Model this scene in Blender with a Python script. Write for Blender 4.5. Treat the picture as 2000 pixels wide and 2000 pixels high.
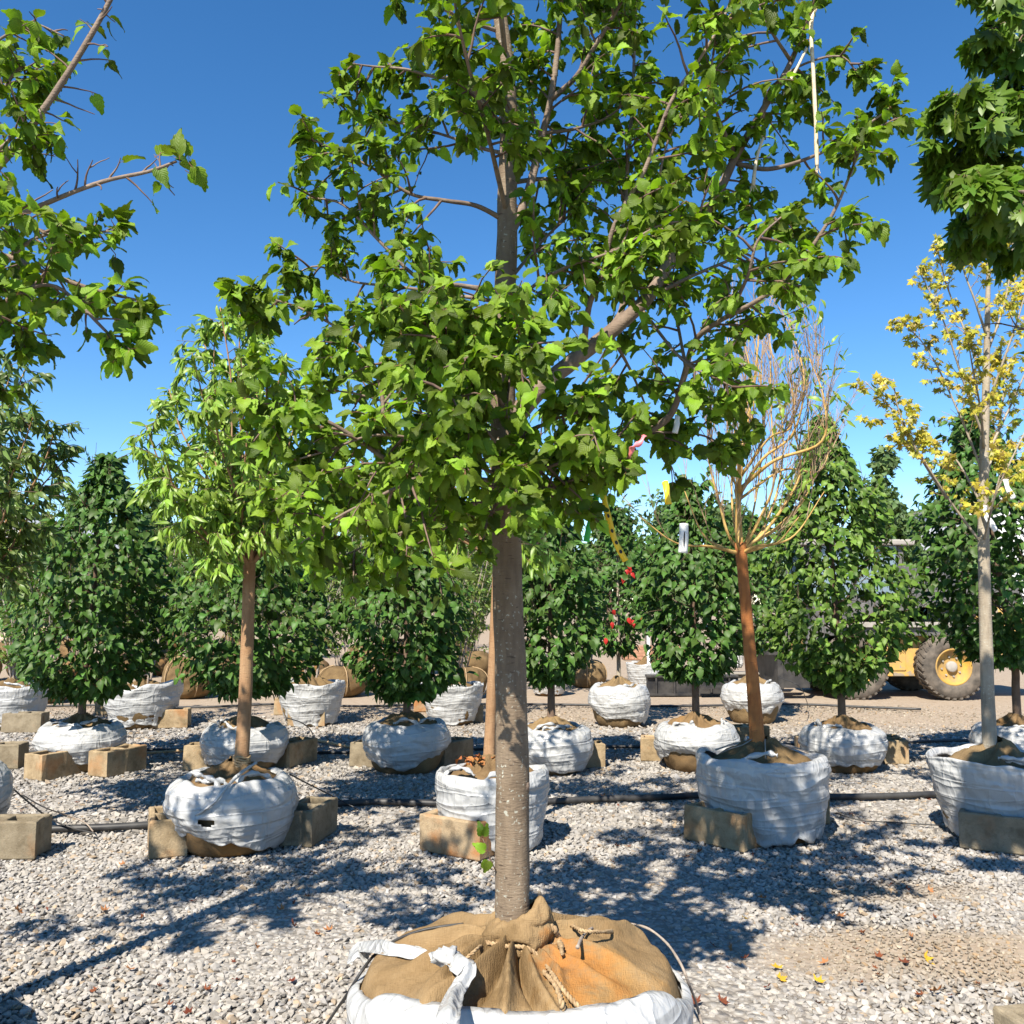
import bpy, bmesh, math, random
import numpy as np
from mathutils import Vector, Matrix, noise

# ------------------------------------------------------------------ scene, camera, light
for o in list(bpy.data.objects):
    bpy.data.objects.remove(o)
scene = bpy.context.scene
COL = scene.collection
F, HC, PITCH = 1800.0, 1.33, math.atan(175 / 1800.0)
cam_data = bpy.data.cameras.new('camera')
cam_data.sensor_width = 36.0
cam_data.lens = 36.0 * F / 2000.0
cam_data.clip_end = 1000.0
cam = bpy.data.objects.new('camera', cam_data)
COL.objects.link(cam)
cam.location = (0, 0, HC)
cam.rotation_euler = (math.pi / 2 + PITCH, 0, 0)
scene.camera = cam

SUN_EL, SUN_AZ = math.radians(48), math.radians(24)      # shadows run away from the camera and 24 deg to the right
SUN = Vector((-math.sin(SUN_AZ) * math.cos(SUN_EL), -math.cos(SUN_AZ) * math.cos(SUN_EL), math.sin(SUN_EL)))
world = bpy.data.worlds.new('World')
scene.world = world
world.use_nodes = True
wn = world.node_tree
for n in list(wn.nodes):
    wn.nodes.remove(n)
sky = wn.nodes.new('ShaderNodeTexSky')
sky.sky_type = 'NISHITA'
sky.sun_disc = False
sky.sun_elevation = SUN_EL
sky.sun_rotation = math.radians(180) + SUN_AZ
sky.air_density = 0.75
sky.dust_density = 0.0
sky.ozone_density = 1.35
bgn = wn.nodes.new('ShaderNodeBackground')
bgn.inputs['Strength'].default_value = 0.105
won = wn.nodes.new('ShaderNodeOutputWorld')
hs = wn.nodes.new('ShaderNodeHueSaturation')
hs.inputs['Saturation'].default_value = 1.3
wn.links.new(sky.outputs[0], hs.inputs['Color'])
wn.links.new(hs.outputs[0], bgn.inputs[0])
wn.links.new(bgn.outputs[0], won.inputs[0])

sd = bpy.data.lights.new('sun', 'SUN')
sd.energy = 5.0
sd.angle = math.radians(0.53)
sd.color = (1.0, 0.93, 0.81)
so = bpy.data.objects.new('sun', sd)
COL.objects.link(so)
so.location = (-4, -8, 12)
so.rotation_euler = SUN.to_track_quat('Z', 'Y').to_euler()

scene.render.engine = 'CYCLES'
scene.cycles.max_bounces = 4
scene.cycles.diffuse_bounces = 2
scene.cycles.glossy_bounces = 2
scene.cycles.transmission_bounces = 2
scene.cycles.transparent_max_bounces = 4
vs = scene.view_settings
vs.view_transform = 'Standard'
vs.look = 'None'
vs.exposure = 1.05
vs.gamma = 1.0
vs.use_curve_mapping = False

rng = np.random.default_rng(11)
random.seed(11)

# ------------------------------------------------------------------ helpers: pixels to places
CP, SP = math.cos(PITCH), math.sin(PITCH)
def ray(px, py):
    a, b = (px - 1000) / F, (1000 - py) / F
    return Vector((a, CP - b * SP, SP + b * CP))
def P(px, py, d):                       # the point of the pixel's ray at ground distance d
    r = ray(px, py)
    return Vector((0, 0, HC)) + r * (d / r.y)
def PZ(px, py, z=0.0):                  # the point of the pixel's ray at height z
    r = ray(px, py)
    return Vector((0, 0, HC)) + r * ((z - HC) / r.z)
def proj(p):
    v = Vector(p) - Vector((0, 0, HC))
    w = v.y * CP + v.z * SP
    return 1000 + F * v.x / w, 1000 - F * (-v.y * SP + v.z * CP) / w, w
def nz(x, y=0.0, z=0.0):
    return noise.noise(Vector((x, y, z)))
def fbm(x, y, z, o=3):
    return noise.fractal(Vector((x, y, z)), 1.0, 2.0, o)
def lerp(a, b, t):
    return a + (b - a) * t
def smooth(a, b, x):
    t = min(1, max(0, (x - a) / (b - a)))
    return t * t * (3 - 2 * t)

# ------------------------------------------------------------------ helpers: meshes and objects
def raw_mesh(name, V, T, col=None, uv=None, smooth_shade=True):
    V = np.asarray(V, dtype=np.float32).reshape(-1, 3)
    T = np.asarray(T, dtype=np.int32).reshape(-1, 3)
    me = bpy.data.meshes.new(name)
    me.vertices.add(len(V))
    me.vertices.foreach_set('co', V.ravel())
    me.loops.add(len(T) * 3)
    me.loops.foreach_set('vertex_index', T.ravel())
    me.polygons.add(len(T))
    me.polygons.foreach_set('loop_start', np.arange(0, len(T) * 3, 3, dtype=np.int32))
    me.polygons.foreach_set('loop_total', np.full(len(T), 3, dtype=np.int32))
    me.polygons.foreach_set('use_smooth', np.full(len(T), smooth_shade, dtype=bool))
    if col is not None:
        c = np.ones((len(V), 4), dtype=np.float32)
        c[:, :3] = col
        at = me.color_attributes.new('Col', 'FLOAT_COLOR', 'POINT')
        at.data.foreach_set('color', c.ravel())
    if uv is not None:
        ul = me.uv_layers.new(name='UVMap')
        ul.data.foreach_set('uv', np.asarray(uv, dtype=np.float32)[T.ravel()].ravel())
    me.update(calc_edges=True)
    me.validate()
    return me

def link(name, data, parent=None, mat=None, loc=None):
    o = bpy.data.objects.new(name, data)
    COL.objects.link(o)
    if parent is not None:
        o.parent = parent
    if mat is not None and data is not None:
        data.materials.clear()
        data.materials.append(mat)
    if loc is not None:
        o.location = loc
    return o

def tag(o, label=None, cat=None, group=None, kind=None):
    if label: o['label'] = label
    if cat: o['category'] = cat
    if group: o['group'] = group
    if kind: o['kind'] = kind
    return o

def thing(name, label, cat, loc, group=None):
    o = bpy.data.objects.new(name, None)
    COL.objects.link(o)
    o.empty_display_size = 0.1
    o.location = loc
    return tag(o, label, cat, group)

class Acc:
    def __init__(s):
        s.V, s.T, s.C, s.U, s.n = [], [], [], [], 0
    def add(s, V, T, C=None, U=None):
        V = np.asarray(V, dtype=np.float32).reshape(-1, 3)
        s.V.append(V)
        s.T.append(np.asarray(T, dtype=np.int64).reshape(-1, 3) + s.n)
        if C is not None:
            s.C.append(np.broadcast_to(np.asarray(C, dtype=np.float32), (len(V), 3)))
        if U is not None:
            s.U.append(np.asarray(U, dtype=np.float32))
        s.n += len(V)
    def obj(s, name, mat, parent=None, off=None, smooth_shade=True, kind=None):
        if not s.V:
            return None
        V = np.concatenate(s.V)
        if off is not None:
            V = V - np.array(off, dtype=np.float32)
        me = raw_mesh(name, V, np.concatenate(s.T), np.concatenate(s.C) if s.C else None,
                      np.concatenate(s.U) if s.U else None, smooth_shade)
        o = link(name, me, parent, mat)
        if kind: o['kind'] = kind
        return o

def catmull(pts, k=5):
    pts = [Vector(p) for p in pts]
    if len(pts) < 3:
        return [pts[0].lerp(pts[-1], i / k) for i in range(k + 1)]
    ext = [pts[0] * 2 - pts[1]] + pts + [pts[-1] * 2 - pts[-2]]
    out = []
    for i in range(1, len(ext) - 2):
        p0, p1, p2, p3 = ext[i - 1], ext[i], ext[i + 1], ext[i + 2]
        for j in range(k):
            t = j / k
            out.append(0.5 * ((2 * p1) + (p2 - p0) * t + (2 * p0 - 5 * p1 + 4 * p2 - p3) * t * t + (3 * p1 - p0 - 3 * p2 + p3) * t ** 3))
    out.append(pts[-1])
    return out

def tube(pts, radii, sides=8, cap=True, bumpy=0.0, seed=0.0):
    """V, T of a tapered tube along pts"""
    pts = [Vector(p) for p in pts]
    n = len(pts)
    if not hasattr(radii, '__len__'):
        radii = [radii] * n
    if len(radii) == 2:
        radii = [lerp(radii[0], radii[1], i / (n - 1)) for i in range(n)]
    V, T = [], []
    t0 = (pts[1] - pts[0]).normalized()
    a = t0.orthogonal().normalized()
    cs = [(math.cos(2 * math.pi * k / sides), math.sin(2 * math.pi * k / sides)) for k in range(sides)]
    for i in range(n):
        t = (pts[min(i + 1, n - 1)] - pts[max(i - 1, 0)])
        if t.length < 1e-9: t = t0.copy()
        t.normalize()
        a = (a - t * a.dot(t))
        if a.length < 1e-6: a = t.orthogonal()
        a.normalize()
        b = t.cross(a)
        for (c, s_) in cs:
            r = radii[i]
            d = a * c + b * s_
            p = pts[i] + d * r
            if bumpy:
                r *= 1 + bumpy * nz(p.x * 22 + seed, p.y * 22, p.z * 9)
                p = pts[i] + d * r
            V.append((p.x, p.y, p.z))
    for i in range(n - 1):
        for k in range(sides):
            k2 = (k + 1) % sides
            q = (i * sides + k, i * sides + k2, (i + 1) * sides + k2, (i + 1) * sides + k)
            T.append((q[0], q[1], q[2])); T.append((q[0], q[2], q[3]))
    if cap:
        for base in (0, (n - 1) * sides):
            for k in range(1, sides - 1):
                T.append((base, base + k, base + k + 1) if base else (base, base + k + 1, base + k))
    return np.array(V), np.array(T)

BOXT = np.array([(0,2,1),(0,3,2),(4,5,6),(4,6,7),(0,1,5),(0,5,4),(1,2,6),(1,6,5),(2,3,7),(2,7,6),(3,0,4),(3,4,7)])
def box(x0, x1, y0, y1, z0, z1):
    return np.array([(x0,y0,z0),(x1,y0,z0),(x1,y1,z0),(x0,y1,z0),(x0,y0,z1),(x1,y0,z1),(x1,y1,z1),(x0,y1,z1)], float), BOXT

def prism(poly, y0, y1):
    """polygon in x,z (convex enough for a fan) extruded along y"""
    n = len(poly)
    V = [(p[0], y0, p[1]) for p in poly] + [(p[0], y1, p[1]) for p in poly]
    T = []
    for i in range(n):
        j = (i + 1) % n
        T += [(i, j, n + j), (i, n + j, n + i)]
    for i in range(1, n - 1):
        T += [(0, i + 1, i), (n, n + i, n + i + 1)]
    return np.array(V, float), np.array(T)

def part(name, vt, mat, parent, bevel=0.0, smooth_shade=False, kind=None, label=None):
    a = Acc()
    for (V, T) in (vt if isinstance(vt, list) else [vt]):
        a.add(V, T)
    o = a.obj(name, mat, parent, smooth_shade=smooth_shade, kind=kind)
    if bevel:
        m = o.modifiers.new('bevel', 'BEVEL'); m.width = bevel; m.segments = 2; m.limit_method = 'ANGLE'; m.angle_limit = math.radians(40)
    if label: o['label'] = label
    return o

# ------------------------------------------------------------------ materials
class NT:
    def __init__(s, name):
        s.m = bpy.data.materials.new(name); s.m.use_nodes = True
        s.t = s.m.node_tree
        for n in list(s.t.nodes): s.t.nodes.remove(n)
        s.out = s.n('ShaderNodeOutputMaterial')
    def n(s, kind, **kw):
        nd = s.t.nodes.new(kind)
        for k, v in kw.items(): setattr(nd, k, v)
        return nd
    def l(s, a, b): s.t.links.new(a, b)
    def coord(s, kind='Object', scale=(1, 1, 1)):
        tc = s.n('ShaderNodeTexCoord'); mp = s.n('ShaderNodeMapping')
        mp.inputs['Scale'].default_value = scale
        s.l(tc.outputs[kind], mp.inputs[0]); return mp.outputs[0]
    def noise(s, vec, scale, detail=4, rough=0.55, dist=0.0):
        nd = s.n('ShaderNodeTexNoise'); s.l(vec, nd.inputs['Vector'])
        nd.inputs['Scale'].default_value = scale; nd.inputs['Detail'].default_value = detail
        nd.inputs['Roughness'].default_value = rough; nd.inputs['Distortion'].default_value = dist
        return nd.outputs['Fac']
    def ramp(s, fac, stops):
        r = s.n('ShaderNodeValToRGB'); s.l(fac, r.inputs[0]); e = r.color_ramp.elements
        while len(e) < len(stops): e.new(0.5)
        for i, (p, c) in enumerate(stops):
            e[i].position = p; e[i].color = (*c, 1) if len(c) == 3 else c
        return r.outputs[0]
    def mix(s, fac, a, b, mode='MIX'):
        m = s.n('ShaderNodeMix', data_type='RGBA', blend_type=mode)
        for sock, v in ((m.inputs[0], fac), (m.inputs[6], a), (m.inputs[7], b)):
            if hasattr(v, 'links'): s.l(v, sock)
            elif hasattr(v, '__len__'): sock.default_value = (*v, 1)
            else: sock.default_value = v
        return m.outputs[2]
    def math(s, op, a, b=0.0):
        m = s.n('ShaderNodeMath', operation=op)
        for i, v in enumerate((a, b)):
            if hasattr(v, 'links'): s.l(v, m.inputs[i])
            else: m.inputs[i].default_value = v
        return m.outputs[0]
    def bump(s, h, strength, dist=0.01, prev=None):
        b = s.n('ShaderNodeBump'); s.l(h, b.inputs['Height'])
        b.inputs['Strength'].default_value = strength; b.inputs['Distance'].default_value = dist
        if prev is not None: s.l(prev, b.inputs['Normal'])
        return b.outputs[0]
    def bsdf(s, color, rough=0.7, normal=None, spec=0.4, **kw):
        b = s.n('ShaderNodeBsdfPrincipled')
        if hasattr(color, 'links'): s.l(color, b.inputs['Base Color'])
        else: b.inputs['Base Color'].default_value = (*color, 1)
        if hasattr(rough, 'links'): s.l(rough, b.inputs['Roughness'])
        else: b.inputs['Roughness'].default_value = rough
        b.inputs['Specular IOR Level'].default_value = spec
        if normal is not None: s.l(normal, b.inputs['Normal'])
        for k, v in kw.items(): b.inputs[k].default_value = v
        return b
    def done(s, sh):
        s.l(sh.outputs[0] if hasattr(sh, 'outputs') else sh, s.out.inputs[0]); return s.m

def mat_simple(name, c1, c2=None, rough=0.7, scale=12, bump=0.2, bdist=0.004, spec=0.35, metallic=0.0, stretch=(1, 1, 1), stops=(0.35, 0.65)):
    t = NT(name); v = t.coord('Object', stretch)
    f = t.noise(v, scale, 5)
    c = t.ramp(f, [(stops[0], c1), (stops[1], c2 or c1)])
    nb = t.bump(t.noise(v, scale * 3, 4), bump, bdist) if bump else None
    return t.done(t.bsdf(c, rough, nb, spec, Metallic=metallic))

def mat_leaf(name, trans=0.35, rough=0.45, veins=False, spec=0.4, gloss_noise=True):
    t = NT(name)
    a = t.n('ShaderNodeAttribute', attribute_name='Col')
    c = a.outputs['Color']
    nrm = None
    if veins:
        uv = t.coord('UV')
        sep = t.n('ShaderNodeSeparateXYZ'); t.l(uv, sep.inputs[0])
        ax = t.math('ABSOLUTE', t.math('SUBTRACT', sep.outputs[0], 0.5))
        w = t.math('SUBTRACT', t.math('MULTIPLY', sep.outputs[1], 8.0), t.math('MULTIPLY', ax, 7.0))
        saw = t.math('ABSOLUTE', t.math('SUBTRACT', t.math('FRACT', w), 0.5))
        side = t.ramp(saw, [(0.0, (1, 1, 1)), (0.1, (0, 0, 0))])
        mid = t.ramp(ax, [(0.0, (1, 1, 1)), (0.035, (0, 0, 0))])
        vein = t.math('MAXIMUM', side, mid)
        c = t.mix(t.math('MULTIPLY', vein, 0.17), c, t.mix(1.0, c, (1.9, 1.6, 1.9), 'MULTIPLY'))
        nrm = t.bump(saw, 0.4, 0.003)
    b = t.bsdf(c, rough, nrm, spec)
    tr = t.n('ShaderNodeBsdfTranslucent')
    t.l(t.mix(1.0, c, (1.25, 1.35, 0.55), 'MULTIPLY'), tr.inputs[0])
    mx = t.n('ShaderNodeMixShader'); mx.inputs[0].default_value = trans
    t.l(b.outputs[0], mx.inputs[1]); t.l(tr.outputs[0], mx.inputs[2])
    return t.done(mx)

def mat_bark(name, c1, c2, c3, lent=0.5, lichen=0.0, scale=30):
    t = NT(name)
    v = t.coord('Object'); vh = t.coord('Object', (1, 1, 4.5)); vv = t.coord('Object', (1, 1, 0.18))
    c = t.ramp(t.noise(v, 9, 5, 0.6), [(0.3, c1), (0.7, c2)])
    c = t.mix(t.math('MULTIPLY', t.ramp(t.noise(vv, 60, 3), [(0.45, (0, 0, 0)), (0.7, (1, 1, 1))]), 0.35), c, c3)
    c = t.mix(t.ramp(t.noise(v, 3.0, 4, 0.6), [(0.42, (0, 0, 0)), (0.68, (0.45, 0.45, 0.45))]), c, t.mix(1.0, c, (0.62, 0.56, 0.5), 'MULTIPLY'))
    l = t.ramp(t.noise(vh, scale, 2, 0.4), [(0.66, (0, 0, 0)), (0.72, (1, 1, 1))])
    c = t.mix(t.math('MULTIPLY', l, lent), c, c3)
    if lichen:
        k = t.math('MULTIPLY', t.ramp(t.noise(v, 95, 2, 0.5), [(0.63, (0, 0, 0)), (0.67, (1, 1, 1))]),
                   t.ramp(t.noise(v, 4.5, 2), [(0.45, (0, 0, 0)), (0.62, (1, 1, 1))]))
        c = t.mix(t.math('MULTIPLY', k, lichen), c, (0.52, 0.55, 0.47))
    nb = t.bump(t.noise(vh, 45, 5), 0.5, 0.006)
    nb = t.bump(t.noise(vv, 110, 3), 0.3, 0.003, nb)
    return t.done(t.bsdf(c, 0.8, nb, 0.25))

def mat_plastic():
    t = NT('white_plastic_wrap')
    v = t.coord('Object'); vs_ = t.coord('Object', (0.8, 0.8, 7)); vd = t.coord('Object', (5, 5, 2.0))
    c = t.ramp(t.noise(v, 3.2, 4), [(0.3, (0.40, 0.40, 0.395)), (0.62, (0.50, 0.50, 0.49))])
    d = t.ramp(t.noise(v, 7, 6, 0.65), [(0.56, (0, 0, 0)), (0.78, (1, 1, 1))])
    c = t.mix(t.math('MULTIPLY', d, 0.4), c, (0.46, 0.40, 0.31))
    def crease(vec, sc, dist):
        return t.math('POWER', t.math('SUBTRACT', 1.0, t.math('MULTIPLY', t.math('ABSOLUTE', t.math('SUBTRACT', t.noise(vec, sc, 1, 0.4, dist), 0.5)), 2.0)), 6.0)
    nb = t.bump(crease(vs_, 1.9, 1.2), 0.38, 0.016)
    nb = t.bump(crease(vd, 1.5, 1.6), 0.34, 0.014, nb)
    nb = t.bump(t.noise(vd, 3.5, 2, 0.5, 1.6), 0.35, 0.02, nb)
    b = t.bsdf(c, 0.27, nb, 0.5)
    tr = t.n('ShaderNodeBsdfTranslucent'); t.l(c, tr.inputs[0])
    mx = t.n('ShaderNodeMixShader'); mx.inputs[0].default_value = 0.12
    t.l(b.outputs[0], mx.inputs[1]); t.l(tr.outputs[0], mx.inputs[2])
    return t.done(mx)

def mat_burlap(name, c1, c2, stain, stain_pos=0.58, weave=260.0, wstr=0.5):
    t = NT(name)
    v = t.coord('Object')
    c = t.ramp(t.noise(v, 6, 5, 0.6), [(0.3, c1), (0.68, c2)])
    st = t.ramp(t.noise(v, 2.6, 4, 0.55), [(stain_pos, (0, 0, 0)), (stain_pos + 0.16, (1, 1, 1))])
    c = t.mix(t.math('MULTIPLY', st, 0.85), c, stain)
    sep = t.n('ShaderNodeSeparateXYZ'); t.l(v, sep.inputs[0])
    wx = t.math('SINE', t.math('MULTIPLY', t.math('ADD', sep.outputs[0], t.math('MULTIPLY', sep.outputs[2], 0.6)), weave * 6.0))
    wy = t.math('SINE', t.math('MULTIPLY', t.math('ADD', sep.outputs[1], t.math('MULTIPLY', sep.outputs[2], -0.7)), weave * 6.0))
    w = t.math('MULTIPLY', t.math('ADD', wx, 1.0), t.math('ADD', wy, 1.0))
    c = t.mix(t.math('MULTIPLY', w, 0.035), c, (0.5, 0.37, 0.21))
    nb = t.bump(w, wstr, 0.003)
    nb = t.bump(t.noise(v, 14, 5), 0.5, 0.014, nb)
    return t.done(t.bsdf(c, 0.92, nb, 0.1))

def mat_concrete(name, c1, c2, stain=(0.42, 0.17, 0.05), amount=0.0):
    t = NT(name)
    v = t.coord('Object')
    oi = t.n('ShaderNodeObjectInfo')
    off = t.n('ShaderNodeVectorMath', operation='ADD')
    cmb = t.n('ShaderNodeCombineXYZ')
    for i in range(3): t.l(t.math('MULTIPLY', oi.outputs['Random'], 37.0 + 11 * i), cmb.inputs[i])
    t.l(v, off.inputs[0]); t.l(cmb.outputs[0], off.inputs[1]); v = off.outputs[0]
    c = t.ramp(t.noise(v, 5, 6, 0.7), [(0.36, c1), (0.62, c2)])
    c = t.mix(t.ramp(t.noise(v, 17, 5, 0.7), [(0.5, (0, 0, 0)), (0.66, (0.5, 0.5, 0.5))]), c, t.mix(1.0, c, (0.5, 0.47, 0.42), 'MULTIPLY'))
    st = t.ramp(t.noise(v, 6, 3), [(0.6 - amount * 0.25, (0, 0, 0)), (0.75 - amount * 0.2, (1, 1, 1))])
    c = t.mix(t.math('MULTIPLY', st, 0.25 + amount * 0.6), c, stain)
    c = t.mix(t.math('MULTIPLY', t.ramp(t.noise(v, 160, 2), [(0.55, (0, 0, 0)), (0.7, (1, 1, 1))]), 0.35), c, (0.09, 0.08, 0.06))
    nb = t.bump(t.noise(v, 120, 4, 0.7), 0.7, 0.005)
    return t.done(t.bsdf(c, 0.93, nb, 0.15))

MAT = {}
MAT['leaf_hero'] = mat_leaf('leaf_serrated', 0.4, 0.52, veins=True, spec=0.3)
MAT['leaf'] = mat_leaf('leaf_plain', 0.34, 0.42)
MAT['leaf_glossy'] = mat_leaf('leaf_glossy', 0.22, 0.5, spec=0.3)
MAT['leaf_far'] = mat_leaf('leaf_far', 0.25, 0.6)
MAT['leaf_dry'] = mat_leaf('leaf_dry', 0.15, 0.7, spec=0.2)
MAT['bark_grey'] = mat_bark('bark_grey', (0.15, 0.11, 0.073), (0.235, 0.18, 0.125), (0.065, 0.045, 0.032), 0.85, 0.6)
MAT['bark_limb'] = mat_bark('bark_limb', (0.17, 0.125, 0.095), (0.28, 0.215, 0.165), (0.08, 0.055, 0.045), 0.5)
MAT['twig'] = mat_simple('twig_bark', (0.085, 0.05, 0.04), (0.19, 0.125, 0.09), 0.7, 20, 0.1)
MAT['bark_tan'] = mat_bark('bark_tan', (0.29, 0.16, 0.08), (0.37, 0.235, 0.13), (0.16, 0.08, 0.04), 0.5)
MAT['bark_orange'] = mat_bark('bark_orange', (0.34, 0.12, 0.035), (0.46, 0.19, 0.06), (0.16, 0.055, 0.03), 0.5)
MAT['bark_gold'] = mat_simple('bark_gold', (0.40, 0.235, 0.065), (0.55, 0.37, 0.13), 0.6, 14, 0.15)
MAT['twig_mauve'] = mat_simple('twig_mauve', (0.27, 0.18, 0.12), (0.42, 0.29, 0.17), 0.6, 14, 0.1)
MAT['bark_pale'] = mat_bark('bark_pale', (0.29, 0.24, 0.18), (0.40, 0.35, 0.27), (0.15, 0.12, 0.09), 0.4, 0.5)
MAT['bark_dark'] = mat_bark('bark_dark', (0.12, 0.075, 0.05), (0.2, 0.14, 0.1), (0.06, 0.04, 0.03), 0.4)
MAT['bark_stem'] = mat_bark('bark_stem', (0.28, 0.23, 0.19), (0.42, 0.36, 0.3), (0.15, 0.11, 0.09), 0.3)
MAT['plastic'] = mat_plastic()
MAT['burlap'] = mat_burlap('burlap', (0.085, 0.054, 0.026), (0.18, 0.12, 0.057), (0.2, 0.085, 0.02), 0.6, 170, 0.3)
MAT['soil_burlap'] = mat_burlap('soil_burlap', (0.09, 0.056, 0.028), (0.21, 0.135, 0.066), (0.26, 0.125, 0.035), 0.52, 170, 0.2)
MAT['dark_burlap'] = mat_burlap('dark_burlap', (0.11, 0.075, 0.04), (0.25, 0.17, 0.085), (0.16, 0.09, 0.04), 0.6, 170, 0.25)
MAT['rope'] = mat_simple('jute_rope', (0.26, 0.17, 0.09), (0.43, 0.31, 0.18), 0.9, 60, 0.5, 0.003, 0.1)
MAT['twine'] = mat_simple('pale_twine', (0.55, 0.44, 0.30), (0.7, 0.6, 0.44), 0.9, 60, 0.4, 0.002, 0.1)
MAT['hose'] = mat_simple('black_hose', (0.02, 0.02, 0.022), (0.06, 0.058, 0.055), 0.5, 8, 0.1)
MAT['block'] = mat_concrete('concrete_block', (0.22, 0.16, 0.09), (0.41, 0.31, 0.19), amount=0.3)
MAT['block_rust'] = mat_concrete('concrete_block_rust', (0.28, 0.205, 0.125), (0.39, 0.295, 0.185), (0.36, 0.125, 0.025), amount=0.7)
MAT['block_grey'] = mat_concrete('concrete_block_grey', (0.17, 0.135, 0.088), (0.29, 0.24, 0.165))
MAT['wood'] = mat_simple('weathered_wood', (0.42, 0.27, 0.14), (0.6, 0.43, 0.26), 0.8, 16, 0.3, stretch=(1, 6, 6))
MAT['tag_white'] = mat_simple('white_tag', (0.78, 0.78, 0.76), (0.82, 0.82, 0.8), 0.5, 10, 0.05)
MAT['ink'] = mat_simple('black_ink', (0.02, 0.02, 0.02), None, 0.6, 10, 0)
MAT['tape_green'] = mat_simple('green_tape', (0.02, 0.32, 0.05), (0.03, 0.42, 0.07), 0.4, 10, 0.1)
MAT['tape_pink'] = mat_simple('pink_ribbon', (0.75, 0.13, 0.16), (0.85, 0.25, 0.27), 0.45, 10, 0.1)
MAT['tape_yellow'] = mat_simple('yellow_tape', (0.75, 0.50, 0.02), (0.82, 0.6, 0.04), 0.4, 10, 0.1)

# ------------------------------------------------------------------ ground and gravel
DIRT = (1.62, 3.62, 0.95, 0.36)                         # a worn patch of bare dirt in the gravel: x, y, half sizes
def dirt_at(x, y):
    n = 0.35 * nz(x * 1.7, y * 2.3, 3.1) + 0.2 * nz(x * 5, y * 5, 7.7)
    a = 1 - math.hypot((x - DIRT[0]) / DIRT[2], (y - DIRT[1]) / DIRT[3]) + n
    b = 0.75 - math.hypot((x - 1.7) / 0.8, (y - 4.35) / 0.3) + n
    c = smooth(9.4, 11.2, y + 0.5 * nz(x * 0.6, y * 0.6, 1.0) + 0.12 * x)
    return max(smooth(-0.05, 0.45, a), 0.75 * smooth(0.0, 0.5, b), c)

def mat_ground():
    t = NT('gravel_ground')
    v = t.coord('Object')
    vo = t.n('ShaderNodeTexVoronoi'); t.l(v, vo.inputs['Vector']); vo.inputs['Scale'].default_value = 30
    h = vo.outputs['Distance']
    stone = t.ramp(vo.outputs['Color'], [(0.2, (0.24, 0.22, 0.20)), (0.55, (0.34, 0.32, 0.29)), (0.9, (0.43, 0.41, 0.375))])
    stone = t.mix(t.ramp(h, [(0.35, (0, 0, 0)), (0.62, (0.75, 0.75, 0.75))]), stone, (0.19, 0.165, 0.14))
    dirt = t.ramp(t.noise(v, 9, 6, 0.7), [(0.3, (0.25, 0.19, 0.135)), (0.7, (0.35, 0.28, 0.21))])
    dirt = t.mix(t.ramp(t.noise(v, 55, 3, 0.6), [(0.52, (0, 0, 0)), (0.62, (0.6, 0.6, 0.6))]), dirt, (0.39, 0.335, 0.27))
    at = t.n('ShaderNodeAttribute', attribute_name='Col')
    sep = t.n('ShaderNodeSeparateColor'); t.l(at.outputs['Color'], sep.inputs[0])
    c = t.mix(sep.outputs[0], stone, dirt)
    nb = t.bump(t.math('MULTIPLY', h, t.math('SUBTRACT', sep.outputs[0], 1.0)), 0.8, 0.02)
    nb = t.bump(t.noise(v, 40, 5, 0.7), 0.5, 0.012, nb)
    return t.done(t.bsdf(c, 0.95, nb, 0.12))

def make_ground():
    xs = np.concatenate([[-400, -150, -60, -30, -18], np.linspace(-12, 14, 105), [20, 32, 60, 150, 400]])
    ys = np.concatenate([[-300, -80, -20, -4], np.linspace(0, 16, 81), [18, 22, 28, 40, 70, 150, 420]])
    V, C, T = [], [], []
    for y in ys:
        for x in xs:
            near = 1.0 if (abs(x) < 15 and 0 < y < 17) else 0.0
            V.append((x, y, near * 0.014 * nz(x * 0.9, y * 0.9, 5.0)))
            d = dirt_at(x, y) if y > 0 else 0.4
            C.append((d, d, d))
    nx = len(xs)
    for j in range(len(ys) - 1):
        for i in range(nx - 1):
            a = j * nx + i
            T += [(a, a + 1, a + nx + 1), (a, a + nx + 1, a + nx)]
    o = link('ground', raw_mesh('ground', V, T, C), None, mat_ground())
    tag(o, 'pale gravel and tan dirt yard floor', None, None, 'structure')

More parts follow.
